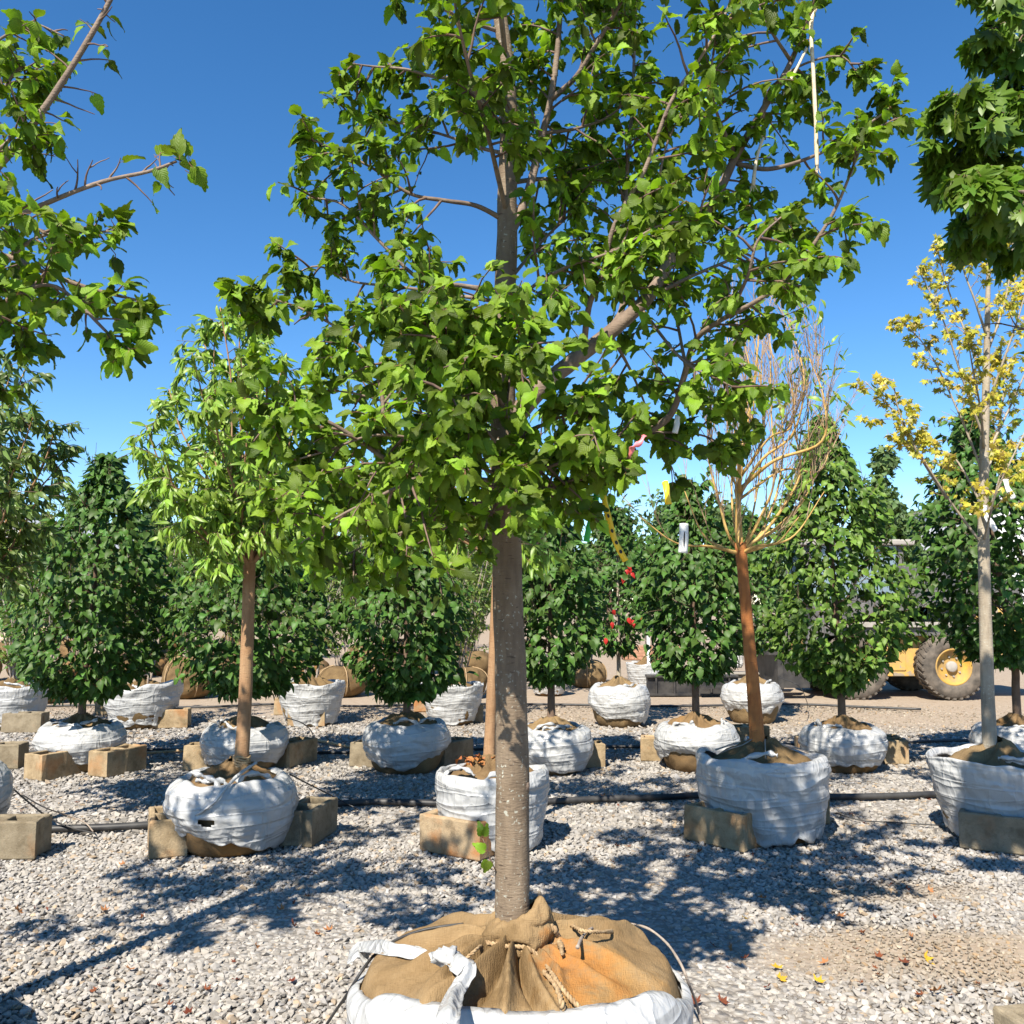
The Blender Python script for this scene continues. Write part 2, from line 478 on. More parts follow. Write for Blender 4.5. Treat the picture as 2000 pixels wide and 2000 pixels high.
ICO = None
def make_gravel():
    bm = bmesh.new(); bmesh.ops.create_icosphere(bm, subdivisions=1, radius=1.0)
    IV = np.array([v.co[:] for v in bm.verts]); IT = np.array([[v.index for v in f.verts] for f in bm.faces]); bm.free()
    BV, BT = box(-0.75, 0.75, -0.75, 0.75, -0.75, 0.75)
    acc = Acc()
    def scatter(y0, y1, cell, lib, seed, smin, smax, drop):
        r = np.random.default_rng(seed)
        pts = []
        y = y0
        while y < y1:
            hw = 0.60 * y + 0.35
            n = int(2 * hw / cell)
            x = -hw + (np.arange(n) + r.uniform(0, 1, n)) * cell
            yy = y + r.uniform(-0.5, 0.5, n) * cell * 1.2
            pts.append(np.stack([x, yy], 1)); y += cell
        pts = np.concatenate(pts)
        dv = np.array([dirt_at(p[0], p[1]) for p in pts])
        keep = r.uniform(0, 1, len(pts)) > np.maximum(dv * np.where(pts[:, 1] < 5.4, 0.12, 0.35), drop)
        pts, dv = pts[keep], dv[keep]
        n = len(pts)
        size = r.uniform(smin, smax, n) * (1 - 0.36 * dv) * np.where(r.uniform(0, 1, n) < 0.06, 1.35, 1.0)
        which = r.integers(0, len(lib), n)
        ang = r.uniform(0, 2 * math.pi, n)
        tx, ty = r.normal(0, 0.26, n), r.normal(0, 0.26, n)
        tone = np.clip(r.normal(0.345, 0.05, n), 0.18, 0.5)
        warm = r.uniform(0, 1, n)
        col = np.stack([tone * (1.0 + 0.04 * warm), tone * (0.955 + 0.0 * warm), tone * (0.905 - 0.07 * warm)], 1)
        tan = r.uniform(0, 1, n) < 0.07
        col[tan] *= np.array([1.0, 0.84, 0.66])
        col = col * (1 - dv[:, None] * np.array([0.1, 0.18, 0.3]))
        for k in range(len(lib)):
            m = which == k
            if not m.any(): continue
            V, T = lib[k]
            ca, sa = np.cos(ang[m]), np.sin(ang[m])
            W = V[None] * size[m][:, None, None]
            x = W[:, :, 0] * ca[:, None] - W[:, :, 1] * sa[:, None]
            y_ = W[:, :, 0] * sa[:, None] + W[:, :, 1] * ca[:, None]
            z = W[:, :, 2] + x * tx[m][:, None] + y_ * ty[m][:, None]
            zc = r.uniform(0.1, 0.42, m.sum()) * size[m] - dv[m] * size[m] * 0.3
            Q = np.stack([x + pts[m, 0][:, None], y_ + pts[m, 1][:, None], z + zc[:, None]], 2)
            L = m.sum()
            TT = (T[None] + (np.arange(L) * len(V))[:, None, None]).reshape(-1, 3)
            acc.add(Q.reshape(-1, 3), TT, np.repeat(col[m], len(V), axis=0))
    r = np.random.default_rng(5)
    def variants(V, T, n, jit):
        out = []
        for _ in range(n):
            s = np.array([r.uniform(0.9, 1.3), r.uniform(0.65, 0.95), r.uniform(0.4, 0.68)])
            out.append(((V + r.normal(0, jit, V.shape)) * s, T))
        return out
    libA = variants(IV, IT, 24, 0.17)
    libB = variants(BV, BT, 24, 0.2)
    scatter(2.45, 5.4, 0.0225, libA, 21, 0.0088, 0.0165, 0.0)
    scatter(5.4, 9.0, 0.029, libB, 22, 0.012, 0.019, 0.0)
    scatter(9.0, 12.0, 0.045, libB, 23, 0.014, 0.023, 0.1)
    t = NT('limestone_gravel')
    a = t.n('ShaderNodeAttribute', attribute_name='Col')
    v = t.coord('Object')
    c = t.mix(t.math('MULTIPLY', t.noise(v, 90, 3), 0.6), a.outputs['Color'], t.mix(1.0, a.outputs['Color'], (0.62, 0.58, 0.54), 'MULTIPLY'))
    m = t.done(t.bsdf(c, 0.92, t.bump(t.noise(v, 160, 3), 0.3, 0.003), 0.15))
    o = acc.obj('gravel', m, smooth_shade=False, kind='stuff')
    tag(o, 'loose pale grey crushed limestone gravel covering the yard', 'gravel')

make_ground()
make_gravel()

# ------------------------------------------------------------------ leaf libraries (shared by single leaves and joined foliage)
def jitcol(r, base, v=0.16, yellow=0.0):
    c = np.array(base) * (1 + r.normal(0, v))
    c = c * (1 + r.normal(0, 0.06, 3))
    if r.uniform() < yellow:
        c = np.array((0.42, 0.36, 0.03)) * r.uniform(0.7, 1.1) if r.uniform() < 0.7 else np.array((0.30, 0.12, 0.03))
    return np.clip(c, 0.005, 0.9)

def leaf_blade(r, L, W, base, n=8, serr=0.12, fold=0.3, droop=0.45, pleat=0.0, cord=0.5, petiole=0.0, inner=True, v=0.16, yellow=0.0):
    """blade along +y from the origin, face up +z; returns V, T, C, U"""
    ts = np.linspace(0, 1, n + 1)
    V, U, T = [], [], []
    sk = r.normal(0, 0.06)
    ph = r.uniform(0, 6.28)
    cols = 5 if inner else 3
    for i, t in enumerate(ts):
        w = W / 2 * (math.sin(math.pi * min(1, max(0, t)) ** cord) ** 0.8) if 0 < t < 1 else 0.0
        if i == 0: w = W * 0.10
        tooth = serr * (1 if i % 2 else -0.55) * (0.6 + 0.8 * r.uniform()) if 0 < i < n else 0
        we = w * (1 + tooth)
        y = L * t
        for k in range(cols):
            f = (k / (cols - 1)) * 2 - 1
            x = f * we + sk * L * t * t
            yy = y - abs(f) * L * 0.10 * (1 if t < 0.9 else 0) + (abs(f) * L * 0.05 if i % 2 else 0)
            z = fold * abs(f) * w + pleat * (1 if i % 2 else -1) * (0 if f == 0 else 1) * w
            z += 0.10 * W * math.sin(ph + 5 * t + 1.7 * f) * abs(f)
            V.append((x, yy, z)); U.append((0.5 + 0.5 * f, t))
    V = np.array(V)
    # droop: bend along the length
    a = droop * (1 + r.normal(0, 0.35)) * (V[:, 1] / L)
    y2 = V[:, 1] * np.cos(a * 0.7) + V[:, 2] * np.sin(a * 0.7) * 0.3
    z2 = V[:, 2] - L * np.sin(a) * 0.5 * (V[:, 1] / L)
    V = np.stack([V[:, 0], y2, z2], 1)
    for i in range(n):
        for k in range(cols - 1):
            q = (i * cols + k, i * cols + k + 1, (i + 1) * cols + k + 1, (i + 1) * cols + k)
            if i == n - 1:
                T.append((q[0], q[1], q[2]))
                if k < cols - 2 or True: T.append((q[0], q[2], q[3]))
            else:
                T += [(q[0], q[1], q[2]), (q[0], q[2], q[3])]
    V = V + np.array([0, petiole, 0])
    if petiole:
        b = len(V)
        w = L * 0.016
        V = np.concatenate([V, [(-w, 0, 0.0), (w, 0, 0.0), (w, petiole + L * 0.02, 0.0), (-w, petiole + L * 0.02, 0.0)]])
        U += [(0.5, 0), (0.5, 0), (0.5, 0.02), (0.5, 0.02)]
        T += [(b, b + 1, b + 2), (b, b + 2, b + 3)]
    c = jitcol(r, base, v, yellow)
    C = np.repeat(c[None], len(V), 0) * (1 + r.normal(0, 0.05, (len(V), 1)))
    if petiole: C[-4:] = (0.22, 0.12, 0.06)
    return V, np.array(T), np.clip(C, 0.003, 0.9), np.array(U)

def leaf_maple(r, L, base, petiole, droop=0.5, v=0.14, yellow=0.0, rim=None):
    tips = [(0, 1.0), (20, 0.62), (30, 0.70), (40, 0.42), (52, 0.78), (60, 0.93), (72, 0.60), (84, 0.62), (95, 0.40),
            (112, 0.62), (124, 0.66), (140, 0.34), (165, 0.22)]
    out = [(-a, q) for a, q in reversed(tips[1:])] + tips
    V = [(0, 0, 0)]; U = [(0.5, 0.0)]
    for a, q in out:
        a = math.radians(a) * (1 + r.normal(0, 0.02)); q = q * L * 0.62 * (1 + r.normal(0, 0.06))
        x, y = math.sin(a) * q, math.cos(a) * q
        ridge = math.cos(3.1 * a * 2) * 0.05 * q
        V.append((x, y, ridge + r.normal(0, 0.012) * L)); U.append((0.5 + x / L, 0.5 + y / L))
    V = np.array(V)
    rr = np.hypot(V[:, 0], V[:, 1]) / L
    dr = droop * (1 + r.normal(0, 0.3))
    V[:, 2] -= dr * L * rr ** 2 * 0.9
    n = len(out)
    T = [(0, i + 1, i) for i in range(1, n)]
    c = jitcol(r, base, v, yellow)
    C = np.repeat(c[None], len(V), 0)
    if rim is not None:
        k = r.uniform(0, 0.8)
        C[1:] = C[1:] * (1 - k) + np.array(rim) * k
    V = V + np.array([0, petiole, 0])
    b = len(V); w = L * 0.012
    V = np.concatenate([V, [(-w, 0, 0), (w, 0, 0), (w, petiole + 0.02 * L, 0.0), (-w, petiole + 0.02 * L, 0.0)]])
    U += [(0.5, 0)] * 4
    T += [(b, b + 1, b + 2), (b, b + 2, b + 3)]
    C = np.concatenate([C, np.repeat(np.array([[0.2, 0.16, 0.06]]), 4, 0)])
    return V, np.array(T), C, np.array(U)

r0 = np.random.default_rng(77)
LIB = {}
LIB['hero'] = [leaf_blade(r0, r0.uniform(0.068, 0.09), r0.uniform(0.046, 0.058), (0.165, 0.275, 0.02), 10, 0.075, 0.22, 0.75, 0.03, 0.55, 0.022, True, 0.28, 0.03) for _ in range(24)]
LIB['lilac'] = [leaf_blade(r0, r0.uniform(0.075, 0.105), r0.uniform(0.021, 0.03), (0.195, 0.30, 0.042), 4, 0.0, 0.25, 0.8, 0, 0.6, 0.012, False, 0.18, 0.015) for _ in range(12)]
LIB['lilac_dull'] = [leaf_blade(r0, r0.uniform(0.075, 0.105), r0.uniform(0.021, 0.03), (0.12, 0.185, 0.042), 4, 0.0, 0.25, 0.8, 0, 0.6, 0.012, False, 0.18, 0.015) for _ in range(12)]
LIB['shrub'] = [leaf_blade(r0, r0.uniform(0.062, 0.088), r0.uniform(0.044, 0.056), (0.052, 0.108, 0.018), 5, 0.0, 0.3, 0.6, 0, 0.5, 0.012, False, 0.32, 0.012) for _ in range(14)]
LIB['shrub_light'] = [leaf_blade(r0, r0.uniform(0.062, 0.088), r0.uniform(0.044, 0.056), (0.095, 0.175, 0.024), 5, 0.0, 0.3, 0.6, 0, 0.5, 0.012, False, 0.3, 0.0) for _ in range(14)]
LIB['service'] = [leaf_blade(r0, r0.uniform(0.045, 0.065), r0.uniform(0.024, 0.034), (0.12, 0.18, 0.035), 3, 0.0, 0.25, 0.5, 0, 0.55, 0.01, False, 0.25, 0.12) for _ in range(10)]
LIB['maple'] = [leaf_maple(r0, r0.uniform(0.10, 0.145), (0.10, 0.185, 0.018), 0.035, 0.75, 0.16) for _ in range(14)]
LIB['maple_yellow'] = [leaf_maple(r0, r0.uniform(0.062, 0.095), (0.47, 0.41, 0.045), 0.025, 0.6, 0.25, 0.0, rim=((0.42, 0.29, 0.05), (0.2, 0.24, 0.035), (0.3, 0.17, 0.06))[k % 3]) for k in range(14)]
LIB['fallen'] = [leaf_maple(r0, r0.uniform(0.05, 0.085), c, 0.015, -0.5, 0.2) for c in ((0.24, 0.065, 0.03), (0.28, 0.095, 0.04), (0.16, 0.045, 0.025), (0.30, 0.13, 0.06), (0.2, 0.05, 0.025), (0.5, 0.32, 0.03))]
LIB['dryhang'] = [leaf_blade(r0, 0.07, 0.035, (0.35, 0.14, 0.05), 6, 0.1, 0.7, 1.2, 0.05, 0.5, 0.02, True) for _ in range(4)]
LIB['far'] = [leaf_blade(r0, r0.uniform(0.2, 0.34), r0.uniform(0.16, 0.24), c, 3, 0.2, 0.2, 0.4, 0, 0.55, 0, False, 0.2) for c in ((0.10, 0.16, 0.05), (0.085, 0.14, 0.045), (0.12, 0.18, 0.055), (0.07, 0.12, 0.04)) for _ in range(3)]

LEAF_ME = {}
def leaf_mesh(sp, k, mat):
    key = (sp, k)
    if key not in LEAF_ME:
        V, T, C, U = LIB[sp][k]
        me = raw_mesh('leaf_' + sp, V, T, C, U)
        me.materials.append(mat)
        LEAF_ME[key] = me
    return LEAF_ME[key]

def frame(axis, normal, roll=0.0):
    y = Vector(axis).normalized()
    z = Vector(normal)
    z = z - y * z.dot(y)
    if z.length < 1e-4: z = y.orthogonal()
    z.normalize()
    x = y.cross(z)
    if roll:
        c, s = math.cos(roll), math.sin(roll)
        x, z = x * c + z * s, z * c - x * s
    return np.array([[x.x, y.x, z.x], [x.y, y.y, z.y], [x.z, y.z, z.z]])

def build_leaves(root, base, leaves, sp, mat, singles=300, name='leaf', fol='foliage'):
    """leaves: list of (pos Vector, 3x3 frame, scale); the ones that show largest become parts, the rest one part"""
    if not leaves: return
    r = np.random.default_rng(len(leaves))
    lib = LIB[sp]
    kk = r.integers(0, len(lib), len(leaves))
    score = []
    for i, (p, R, s) in enumerate(leaves):
        px, py, w = proj(p)
        inside = -20 < px < 2020 and -20 < py < 2020 and w > 0.5
        face = abs(R[1, 2]) * 0.7 + abs(R[2, 2]) * 0.3
        score.append((s / w * (0.4 + face) * (1 + 0.25 * r.uniform())) if inside else -1)
    order = np.argsort(-np.array(score))
    one = [i for i in order[:singles] if score[i] > 0]
    oneset = set(one)
    for i in one:
        p, R, s = leaves[i]
        o = bpy.data.objects.new(name, leaf_mesh(sp, int(kk[i]), mat))
        M = Matrix.Identity(4)
        for a in range(3):
            for b in range(3): M[a][b] = R[a, b] * s
            M[a][3] = p[a] - base[a]
        o.matrix_basis = M
        o.parent = root
        COL.objects.link(o)
    acc = Acc()
    rest = [i for i in range(len(leaves)) if i not in oneset]
    for k in range(len(lib)):
        ids = [i for i in rest if kk[i] == k]
        if not ids: continue
        V, T, C, U = lib[k]
        R = np.stack([leaves[i][1] * leaves[i][2] for i in ids])
        Pp = np.array([leaves[i][0][:] for i in ids])
        Q = np.einsum('lij,nj->lni', R, V) + Pp[:, None, :]
        L = len(ids)
        TT = (T[None] + (np.arange(L) * len(V))[:, None, None]).reshape(-1, 3)
        cv = np.clip(np.tile(C, (L, 1, 1)) * (1 + r.normal(0, 0.1, (L, 1, 1))), 0.003, 0.95)
        acc.add(Q.reshape(-1, 3), TT, cv.reshape(-1, 3), np.tile(U, (L, 1)))
    acc.obj(fol, mat, root, base, True, 'stuff')

# ------------------------------------------------------------------ growing twigs and leaves
UP = Vector((0, 0, 1))
def rv(r):
    v = Vector(r.normal(0, 1, 3)); return v.normalized()

def twig_path(p, d, length, r, wob=0.25, grav=0.0, n=5):
    pts = [p.copy()]
    d = d.normalized()
    st = length / n
    for i in range(n):
        d = (d + rv(r) * wob * 0.6 + UP * grav / n).normalized()
        pts.append(pts[-1] + d * st)
    return pts

def at_frac(pts, f):
    f = max(0.0, min(0.9999, f)) * (len(pts) - 1)
    i = int(f)
    return pts[i].lerp(pts[i + 1], f - i), (pts[i + 1] - pts[i]).normalized()

def put_leaf(leaves, p, d, r, down=0.5, up=0.6, spread=0.7, smin=0.75, smax=1.2, out=None, face=0.0):
    side = rv(r)
    ax = (d * 0.45 + side * spread - UP * down)
    if out is not None: ax = ax + out * 0.4
    hi = 1.0 - 0.85 * smooth(1.9, 2.7, p.z) if p.y < 3.6 else 1.0            # high leaves lie flat, low outer ones hang to the light
    nm = UP * up * (0.8 + 0.5 * (1 - hi)) + rv(r) * 0.5 + Vector((SUN.x, SUN.y, 0)) * (0.35 + face * 2.4) * hi
    if out is not None: nm = nm + out * 0.5
    leaves.append((p, frame(ax, nm), r.uniform(smin, smax)))

def leafy_limb(limb, twigs, leaves, r, start=0.25, step=0.07, tl=(0.14, 0.36), tr=0.0042, per=8, down=0.5, grav=-0.25, upb=0.15, sub=0.5, spread=0.7, smin=0.75, smax=1.2, bare=0.15, face=0.0, sides=5, clump=3):
    length = sum((limb[i + 1] - limb[i]).length for i in range(len(limb) - 1))
    f = start + r.uniform(0, step) / length
    def dress(tp, k):
        if r.uniform() < bare: k = int(k * 0.25)
        for _ in range(k):
            q, d = at_frac(tp, r.uniform(0.2, 1.0))
            put_leaf(leaves, q, d, r, down, 0.6, spread, smin, smax, None, face)
        for _ in range(clump if k > 2 else 0):
            put_leaf(leaves, tp[-1], (tp[-1] - tp[-2]).normalized(), r, down, 0.6, spread, smin, smax, None, face)
    while f < 1.0:
        p, t = at_frac(limb, f)
        s = rv(r); s = (s - t * s.dot(t)).normalized()
        d = (t * r.uniform(0.3, 0.9) + s + UP * upb).normalized()
        L = r.uniform(*tl) * (1.0 - 0.6 * f)
        tp = twig_path(p, d, L, r, 0.28, grav)
        twigs.add(*tube(tp, (tr, tr * 0.35), sides, False))
        dress(tp, int(per * (0.6 + 0.8 * r.uniform())))
        if r.uniform() < sub:
            q, d2 = at_frac(tp, r.uniform(0.3, 0.7))
            s2 = rv(r)
            tp2 = twig_path(q, (d2 * 0.6 + s2 * 0.8).normalized(), L * r.uniform(0.4, 0.8), r, 0.3, grav)
            twigs.add(*tube(tp2, (tr * 0.6, tr * 0.3), 4, False))
            dress(tp2, int(per * 0.7))
        f += step / length * r.uniform(0.6, 1.4)
    dress(limb[-3:], per)

def limb_obj(root, base, pts, r0_, r1_, mat, sides=8, k=5, name='branch', bumpy=0.12):
    c = catmull(pts, k)
    n = len(c)
    rad = [lerp(r0_, r1_, (i / (n - 1)) ** 0.8) for i in range(n)]
    V, T = tube(c, rad, sides, True, bumpy, r0_ * 1000)
    a = Acc(); a.add(V, T)
    a.obj(name, mat, root, base)
    return c

# ------------------------------------------------------------------ wrapped root balls
def ball_and_bag(root, base, R, H, style, seed, knots=2, hole=None, soil='soil_burlap', tilt=0.0, lower='dark_burlap', mound=0.05):
    """burlap root ball with a white plastic wrap, local to the thing's base"""
    r = np.random.default_rng(seed)
    nt = 72
    # burlap ball: lower bowl, shoulder and mounded, pleated top
    prof = [(0.0, 0.0), (0.55, 0.0), (0.72, 0.10), (0.83, 0.35), (0.88, 0.6), (0.86, 0.82), (0.76, 0.94), (0.6, 0.985), (0.42, 1.0), (0.25, 1.04), (0.14, 1.10), (0.085, 1.13)]
    P2 = catmull([(a, 0, b) for a, b in prof], 3)
    V, T = [], []
    for j, q in enumerate(P2):
        for i in range(nt):
            th = 2 * math.pi * i / nt
            rr, z = q.x * R, q.z * H
            lump = 0.05 * R * fbm(math.cos(th) * 2.2 + seed, math.sin(th) * 2.2, z * 9, 3)
            if j > len(P2) * 0.55:
                z += 0.035 * R * fbm(math.cos(th) * rr / R * 4, math.sin(th) * rr / R * 4, seed, 3) * 2
                z += 0.022 * R * math.sin(th * 9 + 3 * nz(rr * 9, seed)) * smooth(0.05, 0.35, q.x) * (1 - smooth(0.5, 0.8, q.x)) * 2
                z += mound * smooth(0.8, 0.1, q.x)
            rr2 = max(0.001, rr + (lump if j > 2 else 0))
            V.append((rr2 * math.cos(th), rr2 * math.sin(th), max(0.0, z) if j > 1 else 0.0))
    for j in range(len(P2) - 1):
        for i in range(nt):
            i2 = (i + 1) % nt
            a, b, c, d = j * nt + i, j * nt + i2, (j + 1) * nt + i2, (j + 1) * nt + i
            T += [(a, b, c), (a, c, d)]
    me = raw_mesh('root_ball', V, T)
    link('root_ball', me, root, MAT[soil])
    # wrap
    if style == 'wrap':
        pr = [(0.64, 0.97), (0.76, 1.03), (0.92, 0.92), (1.0, 0.70), (0.985, 0.54), (0.90, 0.38), (0.83, 0.27)]
    elif style == 'skirt':
        pr = [(0.84, 0.97), (0.93, 1.03), (0.99, 0.92), (0.97, 0.7), (0.93, 0.45), (0.88, 0.22), (0.84, 0.04)]
    else:                                   # 'taper'
        pr = [(0.90, 0.95), (0.985, 1.04), (1.0, 0.95), (0.95, 0.70), (0.87, 0.42), (0.78, 0.16), (0.75, 0.05)]
    Q = catmull([(a, 0, b) for a, b in pr], 5)
    m = len(Q)
    V, T = [], []
    nb = 128
    p0 = r.uniform(0, 50)
    for j, q in enumerate(Q):
        s = j / (m - 1)
        for i in range(nb):
            th = 2 * math.pi * i / nb
            cx, sy = math.cos(th), math.sin(th)
            rr, z = q.x * R, q.z * H
            topw = (1 - smooth(0.0, 0.4, s)); botw = smooth(0.5, 1.0, s)
            z += topw * 0.13 * H * fbm(cx * 1.5 + p0, sy * 1.5, 2.0, 2)
            rr += topw * 0.10 * R * fbm(cx * 2 + p0, sy * 2, 8.0, 2)
            if style == 'wrap':
                z += botw * 0.26 * H * (fbm(cx * 0.8 + p0, sy * 0.8, 4.0, 2) - 0.1) + botw * 0.05 * H * nz(cx * 5, sy * 5, p0)
            else:
                z += botw * 0.12 * H * (fbm(cx * 1.6 + p0, sy * 1.6, 4.0, 3) + 0.35)
            # stretched film: long folds that run round the ball, and drapes that hang below it
            zz = z / H
            w1 = 0.030 * fbm(cx * 1.3 + p0, sy * 1.3, zz * 8 + 0.8 * nz(cx * 2, sy * 2, p0), 3)
            w2 = 0.026 * fbm(cx * 6.5 + p0, sy * 6.5, zz * 1.3, 2) * smooth(0.35, 1.0, s)
            w3 = 0.012 * fbm(cx * 5 + zz * 6, sy * 5 - zz * 4, p0, 3)
            rr *= 1 + (w1 + w2 + w3) * 1.3
            z = max(0.012, z)
            V.append((rr * cx, rr * sy, z))
    for j in range(m - 1):
        for i in range(nb):
            if hole:
                th = (i / nb) * 2 * math.pi
                dth = (th - hole[0] + math.pi) % (2 * math.pi) - math.pi
                if (dth / hole[2]) ** 2 + ((j / (m - 1) - hole[1]) / hole[3]) ** 2 < 1 + 0.5 * nz(i * 0.7, j * 0.9, seed): continue
            i2 = (i + 1) % nb
            a, b, c, d = j * nb + i, j * nb + i2, (j + 1) * nb + i2, (j + 1) * nb + i
            T += [(a, c, b), (a, d, c)]
    if tilt:
        V = [(x, y, z + tilt * x * smooth(0.2, 1.0, z / H)) for x, y, z in V]
    me = raw_mesh('plastic_wrap', V, T)
    o = link('plastic_wrap', me, root, MAT['plastic'])
    md = o.modifiers.new('film', 'SOLIDIFY'); md.thickness = 0.003; md.offset = 1.0
    # twisted ends of the film and a strap over the rim
    for k in range(knots):
        th = r.uniform(3.6, 5.9) if k == 0 else r.uniform(0, 6.28)
        rk = R * pr[1][0] * 0.9
        c = Vector((rk * math.cos(th), rk * math.sin(th), H * 1.02))
        t = Vector((-math.sin(th), math.cos(th), 0)) * (1 if r.uniform() < 0.5 else -1)
        inn = Vector((-math.cos(th), -math.sin(th), 0))
        path = catmull([c - t * 0.10 * R - inn * 0.06 * R - UP * 0.02, c + UP * 0.02, c + t * 0.25 * R + inn * 0.12 * R + UP * r.uniform(0.0, 0.05), c + t * 0.42 * R + inn * r.uniform(0.1, 0.35) * R + UP * r.uniform(-0.01, 0.05)], 6)
        rad = [R * (0.014 + 0.032 * abs(math.sin(i * 0.55 + k))) for i in range(len(path))]
        Vt, Tt = tube(path, rad, 9, True, 0.0)
        Vt = np.array([[*(Vector(q) + 0.02 * R * rvn(q, seed))] for q in Vt])
        a = Acc(); a.add(Vt, Tt)
        a.obj('wrap_knot', MAT['plastic'], root)

def rvn(q, s):
    return Vector((nz(q[0] * 60 + s, q[1] * 60, q[2] * 60), nz(q[1] * 60, q[2] * 60 + s, q[0] * 60), nz(q[2] * 60, q[0] * 60, q[1] * 60 + s)))

# ------------------------------------------------------------------ the big tree in front
def trunk_obj(root, base, pts, radii, mat, sides=20, k=6, bumpy=0.05, name='trunk', flare=0.0):
    c = catmull(pts, k)
    n = len(c)
    rr = []
    m = len(radii) - 1
    for i in range(n):
        f = i / (n - 1) * m; j = min(m - 1, int(f)); rr.append(lerp(radii[j], radii[j + 1], f - j))
    V, T = tube(c, rr, sides, True, bumpy, 3.0)
    a = Acc(); a.add(V, T); a.obj(name, mat, root, base)
    return c

def px_limb(d, pts):
    return [P(a, b, d + c) for a, b, c in pts]

def hero_tree():
    D = 2.70
    r = np.random.default_rng(101)
    base = Vector((0.022, D, 0.0))
    root = thing('linden_tree', 'large leafy tree with thick grey trunk rising from a wide burlap root ball', 'tree', base)
    W = 1 / 667.0
    tp = px_limb(D, [(1003, 1850, 0), (1001, 1740, 0), (1000, 1560, 0), (999, 1400, 0), (992, 1150, 0), (988, 1000, 0), (984, 850, 0), (982, 740, 0), (984, 600, 0), (990, 480, 0), (990, 380, 0), (994, 260, 0), (990, 140, 0), (976, 20, 0), (968, -120, 0.02), (962, -300, 0.04), (955, -520, 0.05), (950, -760, 0.05)])
    tc = trunk_obj(root, base, tp, [36*W, 33.5*W, 32*W, 31*W, 29*W, 27*W, 26*W, 25*W, 22*W, 21*W, 20*W, 18.5*W, 16*W, 14*W, 12*W, 9*W, 6*W, 3*W], MAT['bark_grey'], 32, 10, 0.09)
    # knots left by pruned branches
    for (a, b, s) in ((1026, 1535, 9), (974, 1675, 8), (1018, 600, 7), (980, 300, 8), (1012, 1462, 4), (985, 1240, 5)):
        p = P(a, b, D - 0.012)
        n_ = 14; V = []; T = []
        bm = bmesh.new(); bmesh.ops.create_icosphere(bm, subdivisions=2, radius=1.0)
        V = np.array([v.co[:] for v in bm.verts]) * np.array([s * W, s * W * 1.1, s * W * 1.3]); T = [[v.index for v in f.verts] for f in bm.faces]; bm.free()
        V = V + np.array([0.2 * W * s * nz(q[0] * 300, q[1] * 300, q[2] * 300) for q in V])[:, None] + np.array(p)
        ac = Acc(); ac.add(V, T); ac.obj('knot', MAT['bark_limb'], root, base)
    L = []
    def limb(pts, w0, w1, start=0.25, **kw):
        c = limb_obj(root, base, px_limb(D, pts), w0 * W / 2, w1 * W / 2, MAT['bark_limb'], 10 if w0 > 20 else 7, 6)
        L.append((c, start, kw))
        return c
    # limbs read off the photograph, each with its own reach towards or away from the viewer
    limb([(998, 830, 0), (1030, 785, 0.0), (1090, 728, 0.0), (1190, 650, 0.05), (1270, 575, 0.1), (1330, 470, 0.14), (1390, 400, 0.18), (1440, 300, 0.2), (1490, 215, 0.2), (1545, 120, 0.2), (1590, 0, 0.2), (1620, -140, 0.2)], 44, 6, 0.3)
    limb([(1260, 848, 0.24), (1310, 810, 0.2), (1335, 740, 0.15), (1355, 670, 0.08), (1400, 630, 0.0), (1490, 580, -0.1), (1560, 515, -0.12), (1625, 420, -0.14), (1668, 320, -0.15), (1692, 250, -0.15)], 18, 4, 0.15)
    limb([(1440, 320, 0.2), (1500, 330, 0.15), (1570, 312, 0.12), (1640, 280, 0.1), (1710, 232, 0.1), (1745, 205, 0.1)], 12, 3, 0.35)
    limb([(1490, 230, 0.2), (1500, 180, 0.2), (1560, 130, 0.15), (1640, 110, 0.1), (1680, 150, 0.1)], 9, 3, 0.2)
    limb([(1340, 720, 0.13), (1325, 640, 0.2), (1310, 560, 0.25), (1330, 480, 0.3)], 9, 3, 0.2)
    limb([(1140, 690, 0.02), (1150, 600, -0.1), (1175, 540, -0.15), (1200, 440, -0.2), (1260, 330, -0.22), (1310, 200, -0.25), (1370, 110, -0.25), (1420, 20, -0.25), (1450, -90, -0.25)], 14, 4, 0.12)
    limb([(1180, 655, 0.05), (1215, 600, 0.15), (1215, 480, 0.25), (1225, 330, 0.32), (1235, 200, 0.38), (1240, 60, 0.4), (1245, -120, 0.4)], 16, 5, 0.2)
    limb([(990, 470, 0), (1030, 380, 0.02), (1055, 280, 0.05), (1078, 180, 0.05), (1092, 60, 0.05), (1100, -100, 0.05), (1105, -280, 0.05)], 22, 6, 0.2)
    limb([(1075, 195, 0.05), (1125, 150, 0.0), (1165, 85, -0.05), (1210, 10, -0.1), (1250, -80, -0.12)], 14, 5, 0.15)
    limb([(988, 610, 0), (1040, 560, -0.1), (1110, 520, -0.2), (1200, 490, -0.28), (1290, 440, -0.3), (1370, 430, -0.3)], 9, 3, 0.15)
    limb([(985, 430, 0), (930, 402, -0.05), (870, 392, -0.08), (800, 378, -0.1), (730, 330, -0.12), (655, 292, -0.14), (600, 270, -0.15)], 12, 3, 0.3)
    limb([(985, 300, 0), (935, 288, 0.05), (880, 268, 0.1), (820, 250, 0.15), (770, 240, 0.2), (700, 245, 0.2)], 9, 3, 0.3)
    limb([(980, 160, 0), (920, 155, -0.05), (850, 150, -0.1), (790, 135, -0.15), (730, 130, -0.15), (690, 125, -0.18)], 10, 3, 0.2)
    limb([(970, 60, 0), (910, 40, -0.1), (850, 10, -0.12), (790, -20, -0.15), (740, -60, -0.15)], 9, 3, 0.1)
